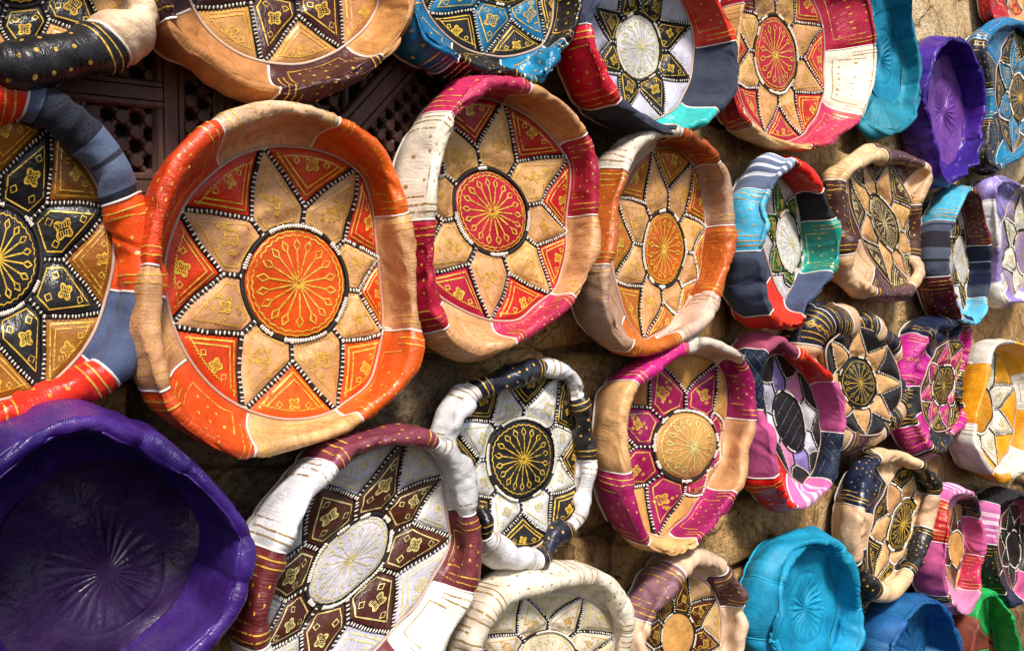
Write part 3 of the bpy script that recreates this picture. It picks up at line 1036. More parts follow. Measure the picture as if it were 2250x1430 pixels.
rs = np.random.default_rng(77)
k = 0
b0 = -1.05
while b0 < 1.0:
    hh = rs.uniform(0.10, 0.19)
    a0 = -1.0 + rs.uniform(0, 0.2)
    while a0 < 2.1:
        ww = rs.uniform(0.14, 0.32)
        # stones only where the photo shows rubble: low, and left of the plaster
        X = np.array([0, Z0, 0]) + (a0 + ww / 2) * WD
        u = PW / 2 + F * X[0] / X[1]; v = PH / 2 - F * (b0 + hh / 2) / X[1]
        if -150 < u < 1830 and v < 1600 and (v > 420 and (u < 1600 or v > 1000)):
            mt = STONES[2] if (u < 950 and rs.random() < 0.75) else STONES[int(rs.integers(0, 2))]  # darker grey stones at the left carry the shade there in their colour
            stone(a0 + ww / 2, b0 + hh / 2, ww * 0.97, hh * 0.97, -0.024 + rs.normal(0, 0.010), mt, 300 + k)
            k += 1
        a0 += ww
    b0 += hh

# ------------------------------------------------------------------ carved wooden door at the left
def wood_mat():
    N = NT("dark_carved_wood")
    co = N.coord()
    mp = N.n("ShaderNodeMapping"); mp.inputs["Scale"].default_value = (60, 6, 20)
    N.l(co, mp.inputs["Vector"])
    g = N.noise(mp.outputs[0], 1.0, 5, 0.7, 0.8)
    base = N.mix(N.ramp(g, [(0.3, 0.0), (0.7, 1.0)]), lin("#2c1813"), lin("#4c2e24"))
    ds = N.noise(co, 40, 5, 0.7)
    base = N.mix(N.math('MULTIPLY', N.ramp(ds, [(0.55, 0.0), (0.75, 1.0)]), 0.5), base, lin("#80604a"))
    N.l(base, N.b.inputs["Base Color"])
    N.b.inputs["Roughness"].default_value = 0.55
    b = N.bump(g, 0.5, 0.003); b = N.bump(ds, 0.3, 0.002, b)
    N.l(b, N.b.inputs["Normal"])
    return N.m
WOOD = wood_mat()
da, db = unproj(420, 250, 0.0)
door = thing("carved_door", "dark brown carved wooden door panel with lattice openings behind the poufs", "door", da, db)

def bar(name, p0, p1, w, c0, c1, bev=0.003, groove=False, parent=None, mat=None):
    """A straight wooden member from p0 to p1 in wall coordinates, w wide, from depth c0 to c1, with bevelled edges."""
    p0 = np.array(p0, float); p1 = np.array(p1, float)
    d = p1 - p0; L = np.linalg.norm(d); d /= L; n = np.array([-d[1], d[0]])
    if groove:
        prof = [(-w / 2, c0), (-w / 2, c1 - bev), (-w / 2 + bev, c1), (-w * 0.28, c1), (-w * 0.25, c1 - 0.004), (-w * 0.22, c1), (w * 0.22, c1), (w * 0.25, c1 - 0.004), (w * 0.28, c1), (w / 2 - bev, c1), (w / 2, c1 - bev), (w / 2, c0)]
    else:
        prof = [(-w / 2, c0), (-w / 2, c1 - bev), (-w / 2 + bev, c1), (w / 2 - bev, c1), (w / 2, c1 - bev), (w / 2, c0)]
    P = np.array([[np.append(q + n * x, c) for x, c in prof] for q in (p0, p1)])
    P[..., 0] -= da; P[..., 1] -= db
    mb = MB()
    mb.grid(P)
    m = len(prof)
    for r_ in (0, 1):
        mb.add(P[r_], tris=[(0, q, q + 1) for q in range(1, m - 1)])
    return part(name, mb, [mat or WOOD], parent or door, smooth=False)

def dpx(x, y, c=-0.0):
    return unproj(x, y, c)

# backing board with darkness behind the lattice
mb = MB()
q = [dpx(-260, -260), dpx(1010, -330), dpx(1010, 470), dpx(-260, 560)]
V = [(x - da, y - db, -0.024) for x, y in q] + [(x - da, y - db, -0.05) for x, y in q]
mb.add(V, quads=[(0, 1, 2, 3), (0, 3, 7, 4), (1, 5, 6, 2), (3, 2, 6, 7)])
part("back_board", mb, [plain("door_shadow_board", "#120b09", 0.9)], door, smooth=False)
C1 = 0.006
for (x0, y0, x1, y1, w) in ((362, -300, 376, 470, 0.040), (500, -300, 505, 450, 0.034), (150, -280, 160, 470, 0.034), (-90, -270, -80, 500, 0.04)):
    bar("stile", dpx(x0, y0), dpx(x1, y1), w, -0.023, C1, groove=True)
for k_, (x0, y0, x1, y1, w) in enumerate(((-240, 148, 352, 212, 0.036), (-240, 405, 352, 412, 0.036), (386, 372, 940, 402, 0.040), (-240, -120, 352, 20, 0.03), (386, -30, 940, 60, 0.03))):
    bar("rail", dpx(x0, y0), dpx(x1, y1), w, -0.023, C1 + 0.003 + 0.0005 * k_, groove=True)
for k_, (x0, y0, x1, y1, w) in enumerate(((560, 130, 760, 330, 0.038), (950, 70, 700, 350, 0.046), (530, 470, 590, 250, 0.02))):
    bar("brace", dpx(x0, y0), dpx(x1, y1), w, -0.023, C1 + 0.006 + 0.001 * k_, groove=True)

def lattice(px0, py0, px1, py1, pitch):
    A0 = dpx(px0, py1); A1 = dpx(px1, py0)
    W_, H_ = A1[0] - A0[0], A1[1] - A0[1]
    fr = 0.012
    for (s0, s1) in (((0, 0), (1, 0)), ((0, 1), (1, 1))):
        bar("lattice_frame", A0 + np.array(s0) * (W_, H_), A0 + np.array(s1) * (W_, H_), fr, -0.022, 0.0015)
    for (s0, s1) in (((0, 0), (0, 1)), ((1, 0), (1, 1))):
        bar("lattice_frame", A0 + np.array(s0) * (W_, H_), A0 + np.array(s1) * (W_, H_), fr, -0.022, 0.0022)
    # diagonals clipped to the opening
    for sg, cc in ((1, -0.0040), (-1, -0.0030)):
        for k in np.arange(-40, 40):
            o = k * pitch
            pts = []
            for tt in np.linspace(-1.5, 1.5, 1201):
                x = tt; y = sg * tt + o
                if 0 <= x <= W_ and 0 <= y <= H_:
                    pts.append((x, y))
            if len(pts) > 2:
                bar("lattice_bar", A0 + np.array(pts[0]), A0 + np.array(pts[-1]), pitch * 0.25, -0.022, cc)
    # turned knobs on the crossings
    nd = MB()
    xs = np.arange(-40, 40) * pitch / 2
    tmpl = []
    for x in xs:
        for y in xs:
            kx, ky = round((y - x) / pitch * 2), round((y + x) / pitch * 2)
            if kx % 2 or ky % 2 or not (0.004 < x < W_ - 0.004 and 0.004 < y < H_ - 0.004):
                continue
            m_ = MB()
            th = np.arange(9) * 2 * math.pi / 8
            rr = np.array([0.29, 0.29, 0.24, 0.10, 0.0]) * pitch; cz = np.array([-0.02, -0.004, -0.0010, -0.0004, -0.0002])
            P = np.stack([A0[0] + x - da + rr[:, None] * np.cos(th)[None], A0[1] + y - db + rr[:, None] * np.sin(th)[None], np.broadcast_to(cz[:, None], (5, 9))], -1)
            m_.grid(P)
            part("lattice_knob", m_, [WOOD], door, smooth=False)

lattice(172, 218, 345, 400, 0.036)
lattice(172, 20, 345, 168, 0.036)
lattice(392, 75, 478, 365, 0.036)
lattice(800, 60, 985, 385, 0.034)
lattice(600, 120, 760, 300, 0.034)

# ------------------------------------------------------------------ the poufs
# rim: crest of the rolled rim in photo points, clockwise; face: medallion centre, its right edge, its top edge
T_ = []
def pouf(label, **k):
    k["label"] = label
    k["seed"] = 11 + 7 * len(T_)
    T_.append(k)

pouf("large bright orange and tan pouf with an orange sunburst medallion", h=0.115, t=0.021, fc=0.028, rm=0.40, phase=12, bs=0.86,
     rim=[(621, 254), (713, 266), (787, 296), (848, 350), (880, 430), (892, 521), (904, 613), (910, 690), (902, 773), (873, 846), (816, 898), (747, 938), (655, 966), (569, 981), (495, 970), (428, 926), (378, 848), (358, 773), (357, 687), (360, 578), (365, 475), (392, 394), (443, 330), (520, 280)],
     face=[(651, 623), (755, 615), (640, 503)], cols=("orangeb", "tan", "orange"), petprint="flower",
     seams=[((741, 263), "orange"), ((895, 471), "tan"), ((915, 725), "orangeb"), ((802, 914), "tan"), ((570, 985), "orangeb"), ((370, 850), "tan"), ((360, 584), "orange"), ((497, 300), "tanpink")])
pouf("cherry red, tan and cream pouf with a red sunburst medallion", h=0.13, t=0.024, fc=0.052, rm=0.365, phase=35, bs=0.94, bulge=0.02,
     rim=[(1054, 200), (1100, 190), (1155, 197), (1220, 226), (1268, 265), (1298, 315), (1309, 380), (1311, 472), (1304, 546), (1285, 620), (1248, 662), (1197, 702), (1132, 745), (1072, 757), (1028, 742), (996, 703), (978, 648), (968, 565), (964, 482), (966, 399), (985, 315), (1012, 250)],
     face=[(1079, 466), (1153, 472), (1071, 376)], cols=("red", "tan", "red"), petprint="flower", dents=[((1290, 610), 0.016, 0.03), ((1010, 245), 0.01, 0.02)],
     seams=[((1165, 200), "tan"), ((1292, 300), "red"), ((1311, 472), "tan"), ((1270, 650), "pinkred"), ((1137, 745), "tan"), ((1000, 715), "red"), ((964, 482), "cream"), ((1005, 258), "pinkred")])
pouf("burnt orange and mauve pouf with an oval rust medallion", h=0.118, t=0.024, fc=0.038, rm=0.355, phase=12, bs=0.9,
     rim=[(1455, 296), (1501, 298), (1545, 318), (1578, 349), (1597, 385), (1606, 427), (1610, 485), (1607, 542), (1597, 600), (1579, 648), (1555, 688), (1523, 720), (1485, 745), (1435, 762), (1400, 758), (1368, 737), (1345, 704), (1336, 650), (1338, 585), (1350, 519), (1364, 458), (1377, 404), (1391, 358), (1418, 318)],
     face=[(1457, 547), (1498, 540), (1453, 468)], cols=("rustb", "tan", "rust"), petprint="flower",
     seams=[((1497, 296), "rust"), ((1584, 360), "mauve"), ((1610, 492), "rustb"), ((1582, 655), "mauvel"), ((1500, 740), "rustb"), ((1390, 755), "mauve"), ((1338, 585), "rust"), ((1385, 377), "cream")])
pouf("red and grey denim pouf with a black and mustard star, cut by the frame edge", tf=0.85, h=0.09, t=0.027, fc=0.025, rm=0.36, phase=20, bs=0.93, wr=1.3, grow=0.014,
     rim=[(0, 228), (65, 228), (125, 254), (182, 304), (232, 367), (264, 427), (285, 487), (298, 553), (310, 624), (300, 684), (272, 746), (232, 796), (180, 834), (109, 862), (33, 886), (-60, 900), (-150, 880), (-240, 800), (-300, 700), (-320, 560), (-290, 420), (-220, 310), (-120, 240)],
     face=[(-8, 570), (86, 566), (-8, 455)], cols=("black", "black", "mustard"), ring2=False, spacing=0.030,
     seams=[((-60, 235), "vermil"), ((65, 228), "denimband"), ((270, 440), "vermil"), ((310, 645), "denimb"), ((225, 800), "vermil"), ((-10, 893), "denim"), ((-200, 840), "vermil"), ((-310, 600), "denim"), ((-260, 360), "vermil"), ((-150, 255), "denim")])
pouf("plain deep purple leather pouf, deep bowl, below the red and denim pouf", h=0.16, t=0.019, fc=0.015, plain=True, cols=("plum",), rm=0.5, bs=1.02, wr=0.7, piping=None, ns=24, fmax=1.0, emb=0.002, hw=0.004, tf=0.55, grow=0.004, ang=0.3,  # face darker than the rim: shade inside the bowl put into its colour
     rim=[(-10, 1053), (38, 1011), (88, 976), (146, 948), (215, 938), (269, 957), (327, 978), (385, 1016), (435, 1052), (483, 1100), (518, 1145), (540, 1190), (538, 1238), (527, 1288), (511, 1341), (475, 1391), (430, 1435), (370, 1490), (280, 1540), (170, 1545), (60, 1510), (-40, 1440), (-100, 1340), (-120, 1240), (-90, 1130)],
     face=[(235, 1255), (355, 1240), (232, 1130)], 
     seams=[((311, 968), "purpled"), ((423, 1034), "purpled"), ((545, 1180), "purpled"), ((530, 1280), "purpled"), ((110, 960), "purpled"), ((380, 1480), "purpled"), ((60, 1510), "purpled"), ((-110, 1290), "purpled")])
pouf("white and maroon pouf with dark brown petals around a white medallion", h=0.13, t=0.030, fc=0.062, rm=0.335, phase=4, bs=0.92,
     rim=[(772, 1005), (818, 986), (868, 973), (918, 969), (958, 981), (995, 1008), (1018, 1046), (1027, 1091), (1034, 1141), (1040, 1198), (1036, 1259), (1022, 1319), (1002, 1369), (972, 1421), (935, 1462), (861, 1512), (790, 1535), (700, 1535), (629, 1500), (600, 1455), (592, 1384), (596, 1319), (611, 1259), (632, 1195), (660, 1135), (697, 1082), (740, 1037)],
     face=[(768, 1228), (842, 1216), (812, 1134)], cols=("lav", "choco", "lav"), medal="faint", gold="p",
     seams=[((958, 981), "white"), ((1028, 1134), "maroon"), ((1028, 1300), "whitew"), ((920, 1475), "maroon"), ((760, 1537), "white"), ((598, 1425), "maroon"), ((624, 1212), "white"), ((745, 1033), "maroonp")])
pouf("crumpled white and black pouf with a black sunburst medallion", tf=0.46, h=0.095, t=0.03, fc=0.048, rm=0.42, phase=22, bs=0.92, bulge=0.02, wr=1.3, ncr=80, hw=0.006, grow=0.006, bd=(0.012, 0), ang=2.0,
     rim=[(1149, 833), (1190, 826), (1231, 818), (1262, 822), (1276, 846), (1282, 878), (1292, 920), (1298, 963), (1300, 1006), (1297, 1049), (1299, 1088), (1293, 1125), (1268, 1149, -0.01), (1234, 1179), (1208, 1207), (1174, 1216), (1138, 1209), (1103, 1192), (1070, 1171), (1057, 1130), (1044, 1081), (1030, 1031), (1018, 992), (1012, 949), (1024, 912), (1053, 882), (1092, 857)],
     face=[(1145, 1008), (1215, 1006), (1148, 922)], cols=("blackm", "white", "blackm"), ring2=False, dents=[((1213, 824), 0.007, 0.012), ((1283, 865), 0.008, 0.015), ((1298, 1080), 0.006, 0.02), ((1210, 1213), 0.012, 0.012)],
     seams=[((1067, 870), "blackn"), ((1213, 824), "white"), ((1281, 870), "black"), ((1298, 1017), "white"), ((1274, 1146), "blackn"), ((1185, 1216), "white"), ((1066, 1170), "black"), ((1026, 995), "white")])
pouf("magenta and tan pouf with a bulging plain tan medallion", h=0.12, t=0.024, fc=0.04, rm=0.36, phase=22, bs=0.88, belly=0.018, ang=1.4,
     rim=[(1481, 795), (1520, 778), (1555, 768), (1588, 768), (1617, 782), (1638, 806), (1653, 838), (1659, 878), (1657, 930), (1650, 983), (1639, 1030), (1623, 1069), (1603, 1103), (1577, 1136), (1550, 1164), (1520, 1188), (1488, 1200), (1455, 1198), (1427, 1178), (1402, 1138), (1388, 1087), (1383, 1030), (1386, 973), (1392, 908), (1405, 862), (1437, 824)],
     face=[(1498, 978), (1562, 976), (1498, 905)], cols=("amber", "magenta", "amber"), medal="faint", ring2=False, petprint="flower", triprint="none", mpuff=0.012, dents=[((1500, 1198), 0.02, 0.02), ((1625, 795), 0.012, 0.015)],
     seams=[((1523, 778), "cream*"), ((1636, 803), "magenta"), ((1658, 922), "tan*"), ((1620, 1080), "magenta"), ((1530, 1184), "tan*"), ((1427, 1180), "magenta"), ((1384, 1037), "tan*"), ((1410, 852), "magentab")])
pouf("bright blue and black pouf above the red and cream one, cut by the frame top", h=0.11, t=0.018, fc=0.035, rm=0.38, phase=25, bs=0.96, wr=1.2, ang=1.6,
     rim=[(1276, 0), (1266, 43), (1254, 74), (1236, 97), (1224, 130), (1200, 155), (1165, 164), (1125, 156), (1080, 142), (1040, 127), (1005, 112), (975, 96), (953, 74), (941, 40), (936, 0), (940, -80), (964, -160), (1020, -220), (1100, -240), (1190, -220), (1250, -150), (1278, -70)],
     face=[(1106, -64), (1176, -68), (1103, -138)], cols=("blackm", "blue", "blackm"), dents=[((1240, 95), 0.014, 0.012), ((1190, 160), 0.01, 0.012)],
     seams=[((1278, -60), "black"), ((1246, 85), "blueb"), ((1150, 160), "black"), ((1012, 114), "blue"), ((938, -20), "black"), ((970, -170), "blue"), ((1090, -240), "black"), ((1210, -205), "blue")])
pouf("scarlet, grey denim and turquoise pouf with a white medallion on black petals", h=0.13, t=0.020, fc=0.04, rm=0.42, phase=18, bs=0.9,
     rim=[(1330, -20), (1313, 45), (1316, 100), (1331, 150), (1350, 194), (1374, 224), (1413, 250), (1460, 268), (1508, 275), (1556, 255), (1583, 226), (1606, 181), (1612, 132), (1606, 82), (1592, 40), (1575, 0), (1540, -60), (1485, -100), (1420, -105), (1360, -70)][::-1],
     face=[(1402, 104), (1449, 106), (1398, 34)], cols=("white", "blackm", "lav"), medal="faint", ragged=0.02, triprint="none",
     seams=[((1540, -60), "scarlet"), ((1608, 89), "denimd"), ((1575, 237), "aqua*"), ((1502, 274), "denimd"), ((1365, 215), "scarlet"), ((1314, 53), "denim"), ((1360, -70), "aqua"), ((1440, -105), "denim")])
pouf("crimson, tan and pale cream pouf with an oval red medallion, beside the turquoise pouf", h=0.105, t=0.014, fc=0.02, rm=0.42, phase=18, bs=0.90,
     rim=[(1905, 0), (1915, 54), (1919, 95), (1918, 143), (1911, 194), (1897, 236), (1873, 270), (1838, 296), (1798, 314), (1765, 315), (1725, 306), (1685, 286), (1652, 262), (1634, 230), (1625, 180), (1627, 110), (1634, 40), (1648, -20), (1674, -70), (1720, -105), (1780, -110), (1840, -85), (1885, -40)],
     face=[(1702, 121), (1745, 121), (1696, 38)], cols=("red", "tan", "red"), petprint="flower",
     seams=[((1850, -75), "red"), ((1919, 95), "cream"), ((1890, 250), "pinkred"), ((1788, 314), "tan"), ((1663, 270), "red"), ((1625, 150), "tan"), ((1640, 10), "red"), ((1720, -105), "cream")])
pouf("plain turquoise leather pouf tucked behind the crimson and cream one", h=0.09, t=0.014, fc=0.02, plain=True, cols=("turq",), rm=0.5, bs=1.0, piping=None, wr=0.9, fmax=1.0, ang=1.5,
     rim=[(1990, 0), (2010, 60), (2021, 113), (2023, 167), (2016, 220), (2001, 254), (1978, 278), (1950, 281, -0.02), (1920, 270, -0.05), (1900, 245, -0.07), (1890, 180, -0.07), (1890, 100, -0.07), (1898, 20, -0.07), (1910, -40, -0.05), (1935, -80, -0.02), (1970, -60)],
     face=[(1936, 128), (1958, 124), (1932, 78)],
     seams=[((2016, 80), "turq"), ((2023, 180), "turq"), ((2001, 254), "turq"), ((1920, 270), "turq"), ((1880, 140), "turq"), ((1935, -80), "turq")])
pouf("small plain violet leather pouf between the turquoise and the blue-black poufs", h=0.105, t=0.016, fc=0.025, plain=True, cols=("violet",), rm=0.5, bs=1.0, piping=None, wr=1.0, ncr=70, fmax=1.0, ang=1.5,
     rim=[(2086, 92), (2113, 94), (2135, 112), (2151, 148), (2163, 196), (2168, 247), (2162, 296), (2147, 341), (2121, 374), (2098, 388), (2078, 377), (2068, 342), (2059, 304), (2049, 253), (2042, 214), (2047, 164), (2053, 128), (2066, 104)],
     face=[(2074, 245), (2097, 238), (2068, 185)],
     seams=[((2086, 92), "purple"), ((2151, 150), "purple"), ((2168, 230), "purple"), ((2160, 300), "purple"), ((2098, 388), "purple"), ((2059, 304), "purple"), ((2042, 214), "purple"), ((2050, 140), "purple")])
pouf("turquoise blue and black star pouf at the upper frame edge beside the violet one", h=0.09, t=0.016, fc=0.035, rm=0.34, phase=10, bs=0.98, wr=1.2, tf=0.95,
     rim=[(2240, 52), (2207, 60), (2183, 82), (2174, 108), (2178, 140), (2184, 180), (2187, 220), (2186, 260), (2179, 300), (2174, 338), (2180, 358), (2200, 362), (2225, 350), (2255, 330), (2290, 290), (2310, 220), (2300, 140), (2275, 75)][::-1],
     face=[(2238, 215), (2257, 211), (2234, 165)], cols=("blackm", "blueb", "blackm"), gold="w",
     seams=[((2178, 95), "blueb"), ((2275, 75), "black"), ((2308, 180), "blue"), ((2290, 290), "blueb"), ((2205, 360), "black"), ((2184, 260), "blueb"), ((2187, 195), "blackn")])
pouf("crimson and tan pouf just showing in the far upper corner", h=0.05, t=0.016, fc=0.0, rm=0.38, phase=0, bs=0.95,
     rim=[(2176, 0), (2182, 28), (2200, 42), (2230, 46), (2262, 30), (2290, -10), (2300, -80), (2280, -150), (2240, -190), (2200, -170), (2178, -110), (2172, -50)][::-1],
     face=[(2236, -70), (2256, -74), (2234, -112)], cols=("red", "tan", "red"),
     seams=[((2176, -60), "tan"), ((2228, 46), "red"), ((2295, -20), "tan"), ((2240, -190), "red")])
pouf("patchwork pouf of sky blue, striped, denim and red panels with green petals", h=0.13, t=0.026, fc=0.04, rm=0.44, phase=20, bs=0.9, bulge=0.02, wr=1.5, ang=1.6,
     rim=[(1738, 362), (1768, 364), (1794, 390), (1812, 419), (1826, 455), (1835, 500), (1836, 549), (1827, 590), (1806, 632), (1784, 668), (1765, 692), (1740, 702), (1715, 694), (1697, 668), (1683, 632), (1676, 582), (1677, 532), (1684, 478), (1697, 430), (1715, 388)],
     face=[(1736, 536), (1766, 532), (1724, 466)], cols=("white", "green", "lav"), medal="faint", ragged=0.03, dents=[((1768, 362), 0.014, 0.014), ((1740, 702), 0.01, 0.016)],
     seams=[((1760, 360), "scarlet"), ((1812, 419), "charcoal"), ((1833, 482), "teal"), ((1826, 594), "denimb"), ((1775, 685), "scarlet*"), ((1700, 675), "denim"), ((1678, 552), "sky"), ((1700, 422), "bluewhite")])
pouf("dark brown and beige pouf with an oval brown medallion and knobbly rim", h=0.095, t=0.027, fc=0.05, rm=0.35, phase=18, bs=0.93, bulge=0.018, wr=1.4, hw=0.010, tf=0.75, grow=0.002, ang=1.6,
     rim=[(1879, 366), (1911, 352), (1949, 344), (1988, 348), (2020, 363), (2038, 383), (2034, 414), (2028, 448), (2031, 488), (2032, 532), (2031, 572), (2026, 603), (2009, 629), (1979, 641), (1943, 640), (1906, 627), (1878, 604), (1866, 565), (1863, 515), (1861, 468), (1857, 424), (1861, 390)],
     face=[(1941, 491), (1967, 500), (1926, 432)], cols=("brown", "tan", "brown"), petprint="flower", gold="p",
     seams=[((1945, 344), "brownm"), ((2026, 368), "tanpink"), ((2029, 451), "brown"), ((2031, 565), "tanpink"), ((2013, 626), "brownm"), ((1932, 637), "tanpink"), ((1866, 555), "brown"), ((1859, 400), "tanpink")])
pouf("sky blue, wine and navy striped pouf standing out narrow beside the lilac one", h=0.115, t=0.018, fc=0.035, rm=0.42, phase=20, bs=0.94, bulge=0.02,
     rim=[(2131, 422), (2148, 434), (2160, 462), (2171, 504), (2178, 549), (2180, 599), (2175, 647), (2163, 684), (2147, 703), (2127, 700), (2108, 680), (2094, 652), (2086, 609), (2087, 562), (2095, 515), (2105, 473), (2118, 440)],
     face=[(2112, 572), (2128, 568), (2106, 518)], cols=("white", "blackm", "lav"), medal="faint",
     seams=[((2135, 424), "wine"), ((2176, 539), "navyband"), ((2174, 653), "sky"), ((2118, 692), "wine"), ((2086, 606), "greyband"), ((2100, 490), "sky")])
pouf("lilac and white pouf at the frame edge beside the striped navy one", h=0.095, t=0.020, fc=0.04, rm=0.36, phase=8, bs=0.98, wr=1.5,
     rim=[(2190, 410), (2218, 402), (2245, 416), (2275, 430), (2290, 480), (2295, 540), (2285, 610), (2262, 645), (2238, 655), (2215, 660), (2206, 640), (2205, 602), (2203, 555), (2196, 498), (2190, 450)],
     face=[(2248, 555), (2268, 552), (2244, 508)], cols=("lilac", "whitew", "lilac"), print=False,
     seams=[((2196, 408), "lilac"), ((2245, 416), "whitew"), ((2292, 500), "lilac"), ((2270, 638), "white"), ((2240, 655), "lilac"), ((2215, 660), "whitew"), ((2205, 620), "lilac"), ((2200, 540), "white"), ((2188, 440), "lilac")])
pouf("pink, red and quilted navy patchwork pouf with a black quilted medallion", h=0.115, t=0.024, fc=0.042, rm=0.44, phase=18, bs=0.95, bulge=0.02, wr=1.4, r2=0.68, ang=1.4,
     rim=[(1710, 758), (1737, 763), (1772, 788), (1806, 815), (1832, 845), (1848, 888), (1851, 937), (1850, 990), (1840, 1032), (1819, 1066), (1788, 1094), (1758, 1105), (1731, 1086), (1710, 1054), (1700, 1007), (1697, 948), (1694, 892), (1691, 836), (1693, 790)],
     face=[(1733, 926), (1764, 936), (1722, 862)], cols=("quiltblack", ["white", "pinkl", "lilac", "lav"], "blackm"), medal="none", petprint="none", triprint="none",
     seams=[((1762, 782), "scarlet"), ((1830, 842), "pink*"), ((1851, 951), "quiltnavy"), ((1828, 1055), "pinkwhite"), ((1764, 1103), "scarlet"), ((1706, 1043), "pink"), ((1694, 902), "quiltnavy"), ((1695, 778), "dusty")])
pouf("crumpled black and tan pouf with crowded panels and a gold sunburst", tf=0.85, h=0.085, t=0.044, fc=0.060, rm=0.44, phase=0, bs=1.04, bulge=0.012, wr=1.8, ncr=80, hw=0.014, n=8, rimprint="chain", ang=2.4, ns=16,
     rim=[(1836, 722), (1879, 712), (1920, 722), (1960, 745), (1994, 775), (2006, 815), (2007, 853), (1996, 892), (1970, 928), (1938, 952), (1905, 956), (1874, 942), (1852, 910), (1837, 867), (1830, 822), (1822, 772)],
     face=[(1885, 841), (1922, 842), (1881, 787)], cols=("blackm", "tan", "blackm"), petprint="none", triprint="none", ring2=False,
     dents=[((1917, 728), 0.022, 0.012), ((1994, 815), 0.016, 0.012), ((1962, 926), 0.014, 0.014), ((1842, 770), 0.014, 0.012)],
     seams=[((1838, 740), "blackn"), ((1875, 722), "tanpink*"), ((1898, 725), "blackn"), ((1930, 738), "tanpink*"), ((1943, 745), "blackn"), ((1990, 795), "tanpink*"), ((1995, 830), "blackn"), ((1993, 878), "tanpink*"), ((1985, 895), "blackn"), ((1950, 938), "tanpink*"), ((1930, 950), "brownm"), ((1885, 946), "tanpink*"), ((1846, 880), "blackn"), ((1835, 800), "tanpink*"), ((1832, 765), "blackn")])
pouf("squashed hot pink and black pouf with a black gold-printed medallion", h=0.09, t=0.026, fc=0.05, rm=0.42, phase=10, bs=1.02, wr=2.2, ncr=70, hw=0.012, rimprint="chain", ang=2.2,
     rim=[(2042, 738), (2073, 718), (2107, 714), (2131, 726), (2138, 756), (2136, 796), (2128, 836), (2124, 878), (2126, 914), (2103, 946), (2072, 978), (2048, 983), (2028, 958), (2016, 913), (2018, 857), (2020, 808), (2025, 766)],
     face=[(2070, 846), (2093, 841), (2074, 804)], cols=("blackm", "magentab", "blackm"), ring2=False, petprint="flower", dents=[((2035, 745), 0.014, 0.012), ((2128, 890), 0.018, 0.014), ((2030, 960), 0.012, 0.012)],
     seams=[((2035, 745), "navy"), ((2130, 725), "hotpink"), ((2134, 815), "black"), ((2126, 895), "hotpink"), ((2100, 950), "black"), ((2040, 975), "magentab"), ((2020, 930), "black"), ((2018, 850), "hotpink")])
pouf("white and sunny yellow pouf at the frame edge", h=0.115, t=0.020, fc=0.02, rm=0.36, phase=20, bs=0.92, bulge=0.012,
     rim=[(2199, 762), (2228, 756), (2268, 775), (2296, 830), (2300, 910), (2288, 990), (2260, 1030), (2236, 1038), (2207, 1046), (2180, 1038), (2159, 1012), (2150, 976), (2155, 927), (2167, 867), (2177, 818), (2185, 785)],
     face=[(2152, 900), (2178, 897), (2150, 850)], cols=("yellow", "whitew", "yellow"), petprint="flower", triprint="none", gold="w",
     seams=[((2181, 805), "whitew*"), ((2235, 757), "yellow"), ((2290, 810), "whitew"), ((2300, 900), "yellow"), ((2285, 1000), "whitew"), ((2225, 1042), "yellow*"), ((2172, 1032), "whitew"), ((2154, 937), "yellow")])
pouf("black and tan pouf with fat tubular rim above the blue bowl", tf=0.75, h=0.105, t=0.026, fc=0.048, rm=0.37, phase=0, bs=0.88, bulge=0.018, wr=1.6, hw=0.010, grow=0.008, bd=(0.02, 0), ang=1.5,
     rim=[(1926, 1040), (1955, 1017), (1985, 1011), (2012, 1021), (2038, 1044), (2060, 1070), (2060, 1100), (2053, 1135), (2045, 1170), (2032, 1208), (2013, 1242), (1990, 1272), (1962, 1293), (1936, 1284), (1915, 1260), (1896, 1226), (1886, 1190), (1887, 1151), (1896, 1111), (1910, 1070)],
     face=[(1981, 1150), (2010, 1143), (1990, 1096)], cols=("blackm", "tan", "blackm"), petprint="none", ring2=True,
     seams=[((1955, 1017), "tanpink*"), ((2020, 1028), "blackm"), ((2062, 1088), "tanpink*"), ((2048, 1160), "black"), ((2003, 1256), "tanpink*"), ((1942, 1288), "black"), ((1898, 1232), "tanpink*"), ((1894, 1118), "navy")])
pouf("pink, navy and red pouf behind the black and tan tubular one", h=0.11, t=0.018, fc=0.035, rm=0.40, phase=10, bs=1.0, bulge=0.016, wr=1.5,
     rim=[(2096, 1096), (2116, 1085), (2138, 1090), (2155, 1112), (2163, 1151), (2166, 1197), (2163, 1243), (2151, 1290), (2136, 1324), (2120, 1340), (2099, 1324), (2085, 1296), (2077, 1249), (2079, 1190), (2085, 1137)],
     face=[(2100, 1206), (2116, 1202), (2096, 1166)], cols=("amber", "brown", "amber"), medal="none", petprint="none", triprint="none",
     seams=[((2140, 1093), "navy"), ((2162, 1140), "pink"), ((2165, 1223), "pinkred"), ((2148, 1298), "pinkl"), ((2095, 1318), "navy"), ((2088, 1303), "pink"), ((2078, 1195), "red"), ((2092, 1105), "pinkwhite")])
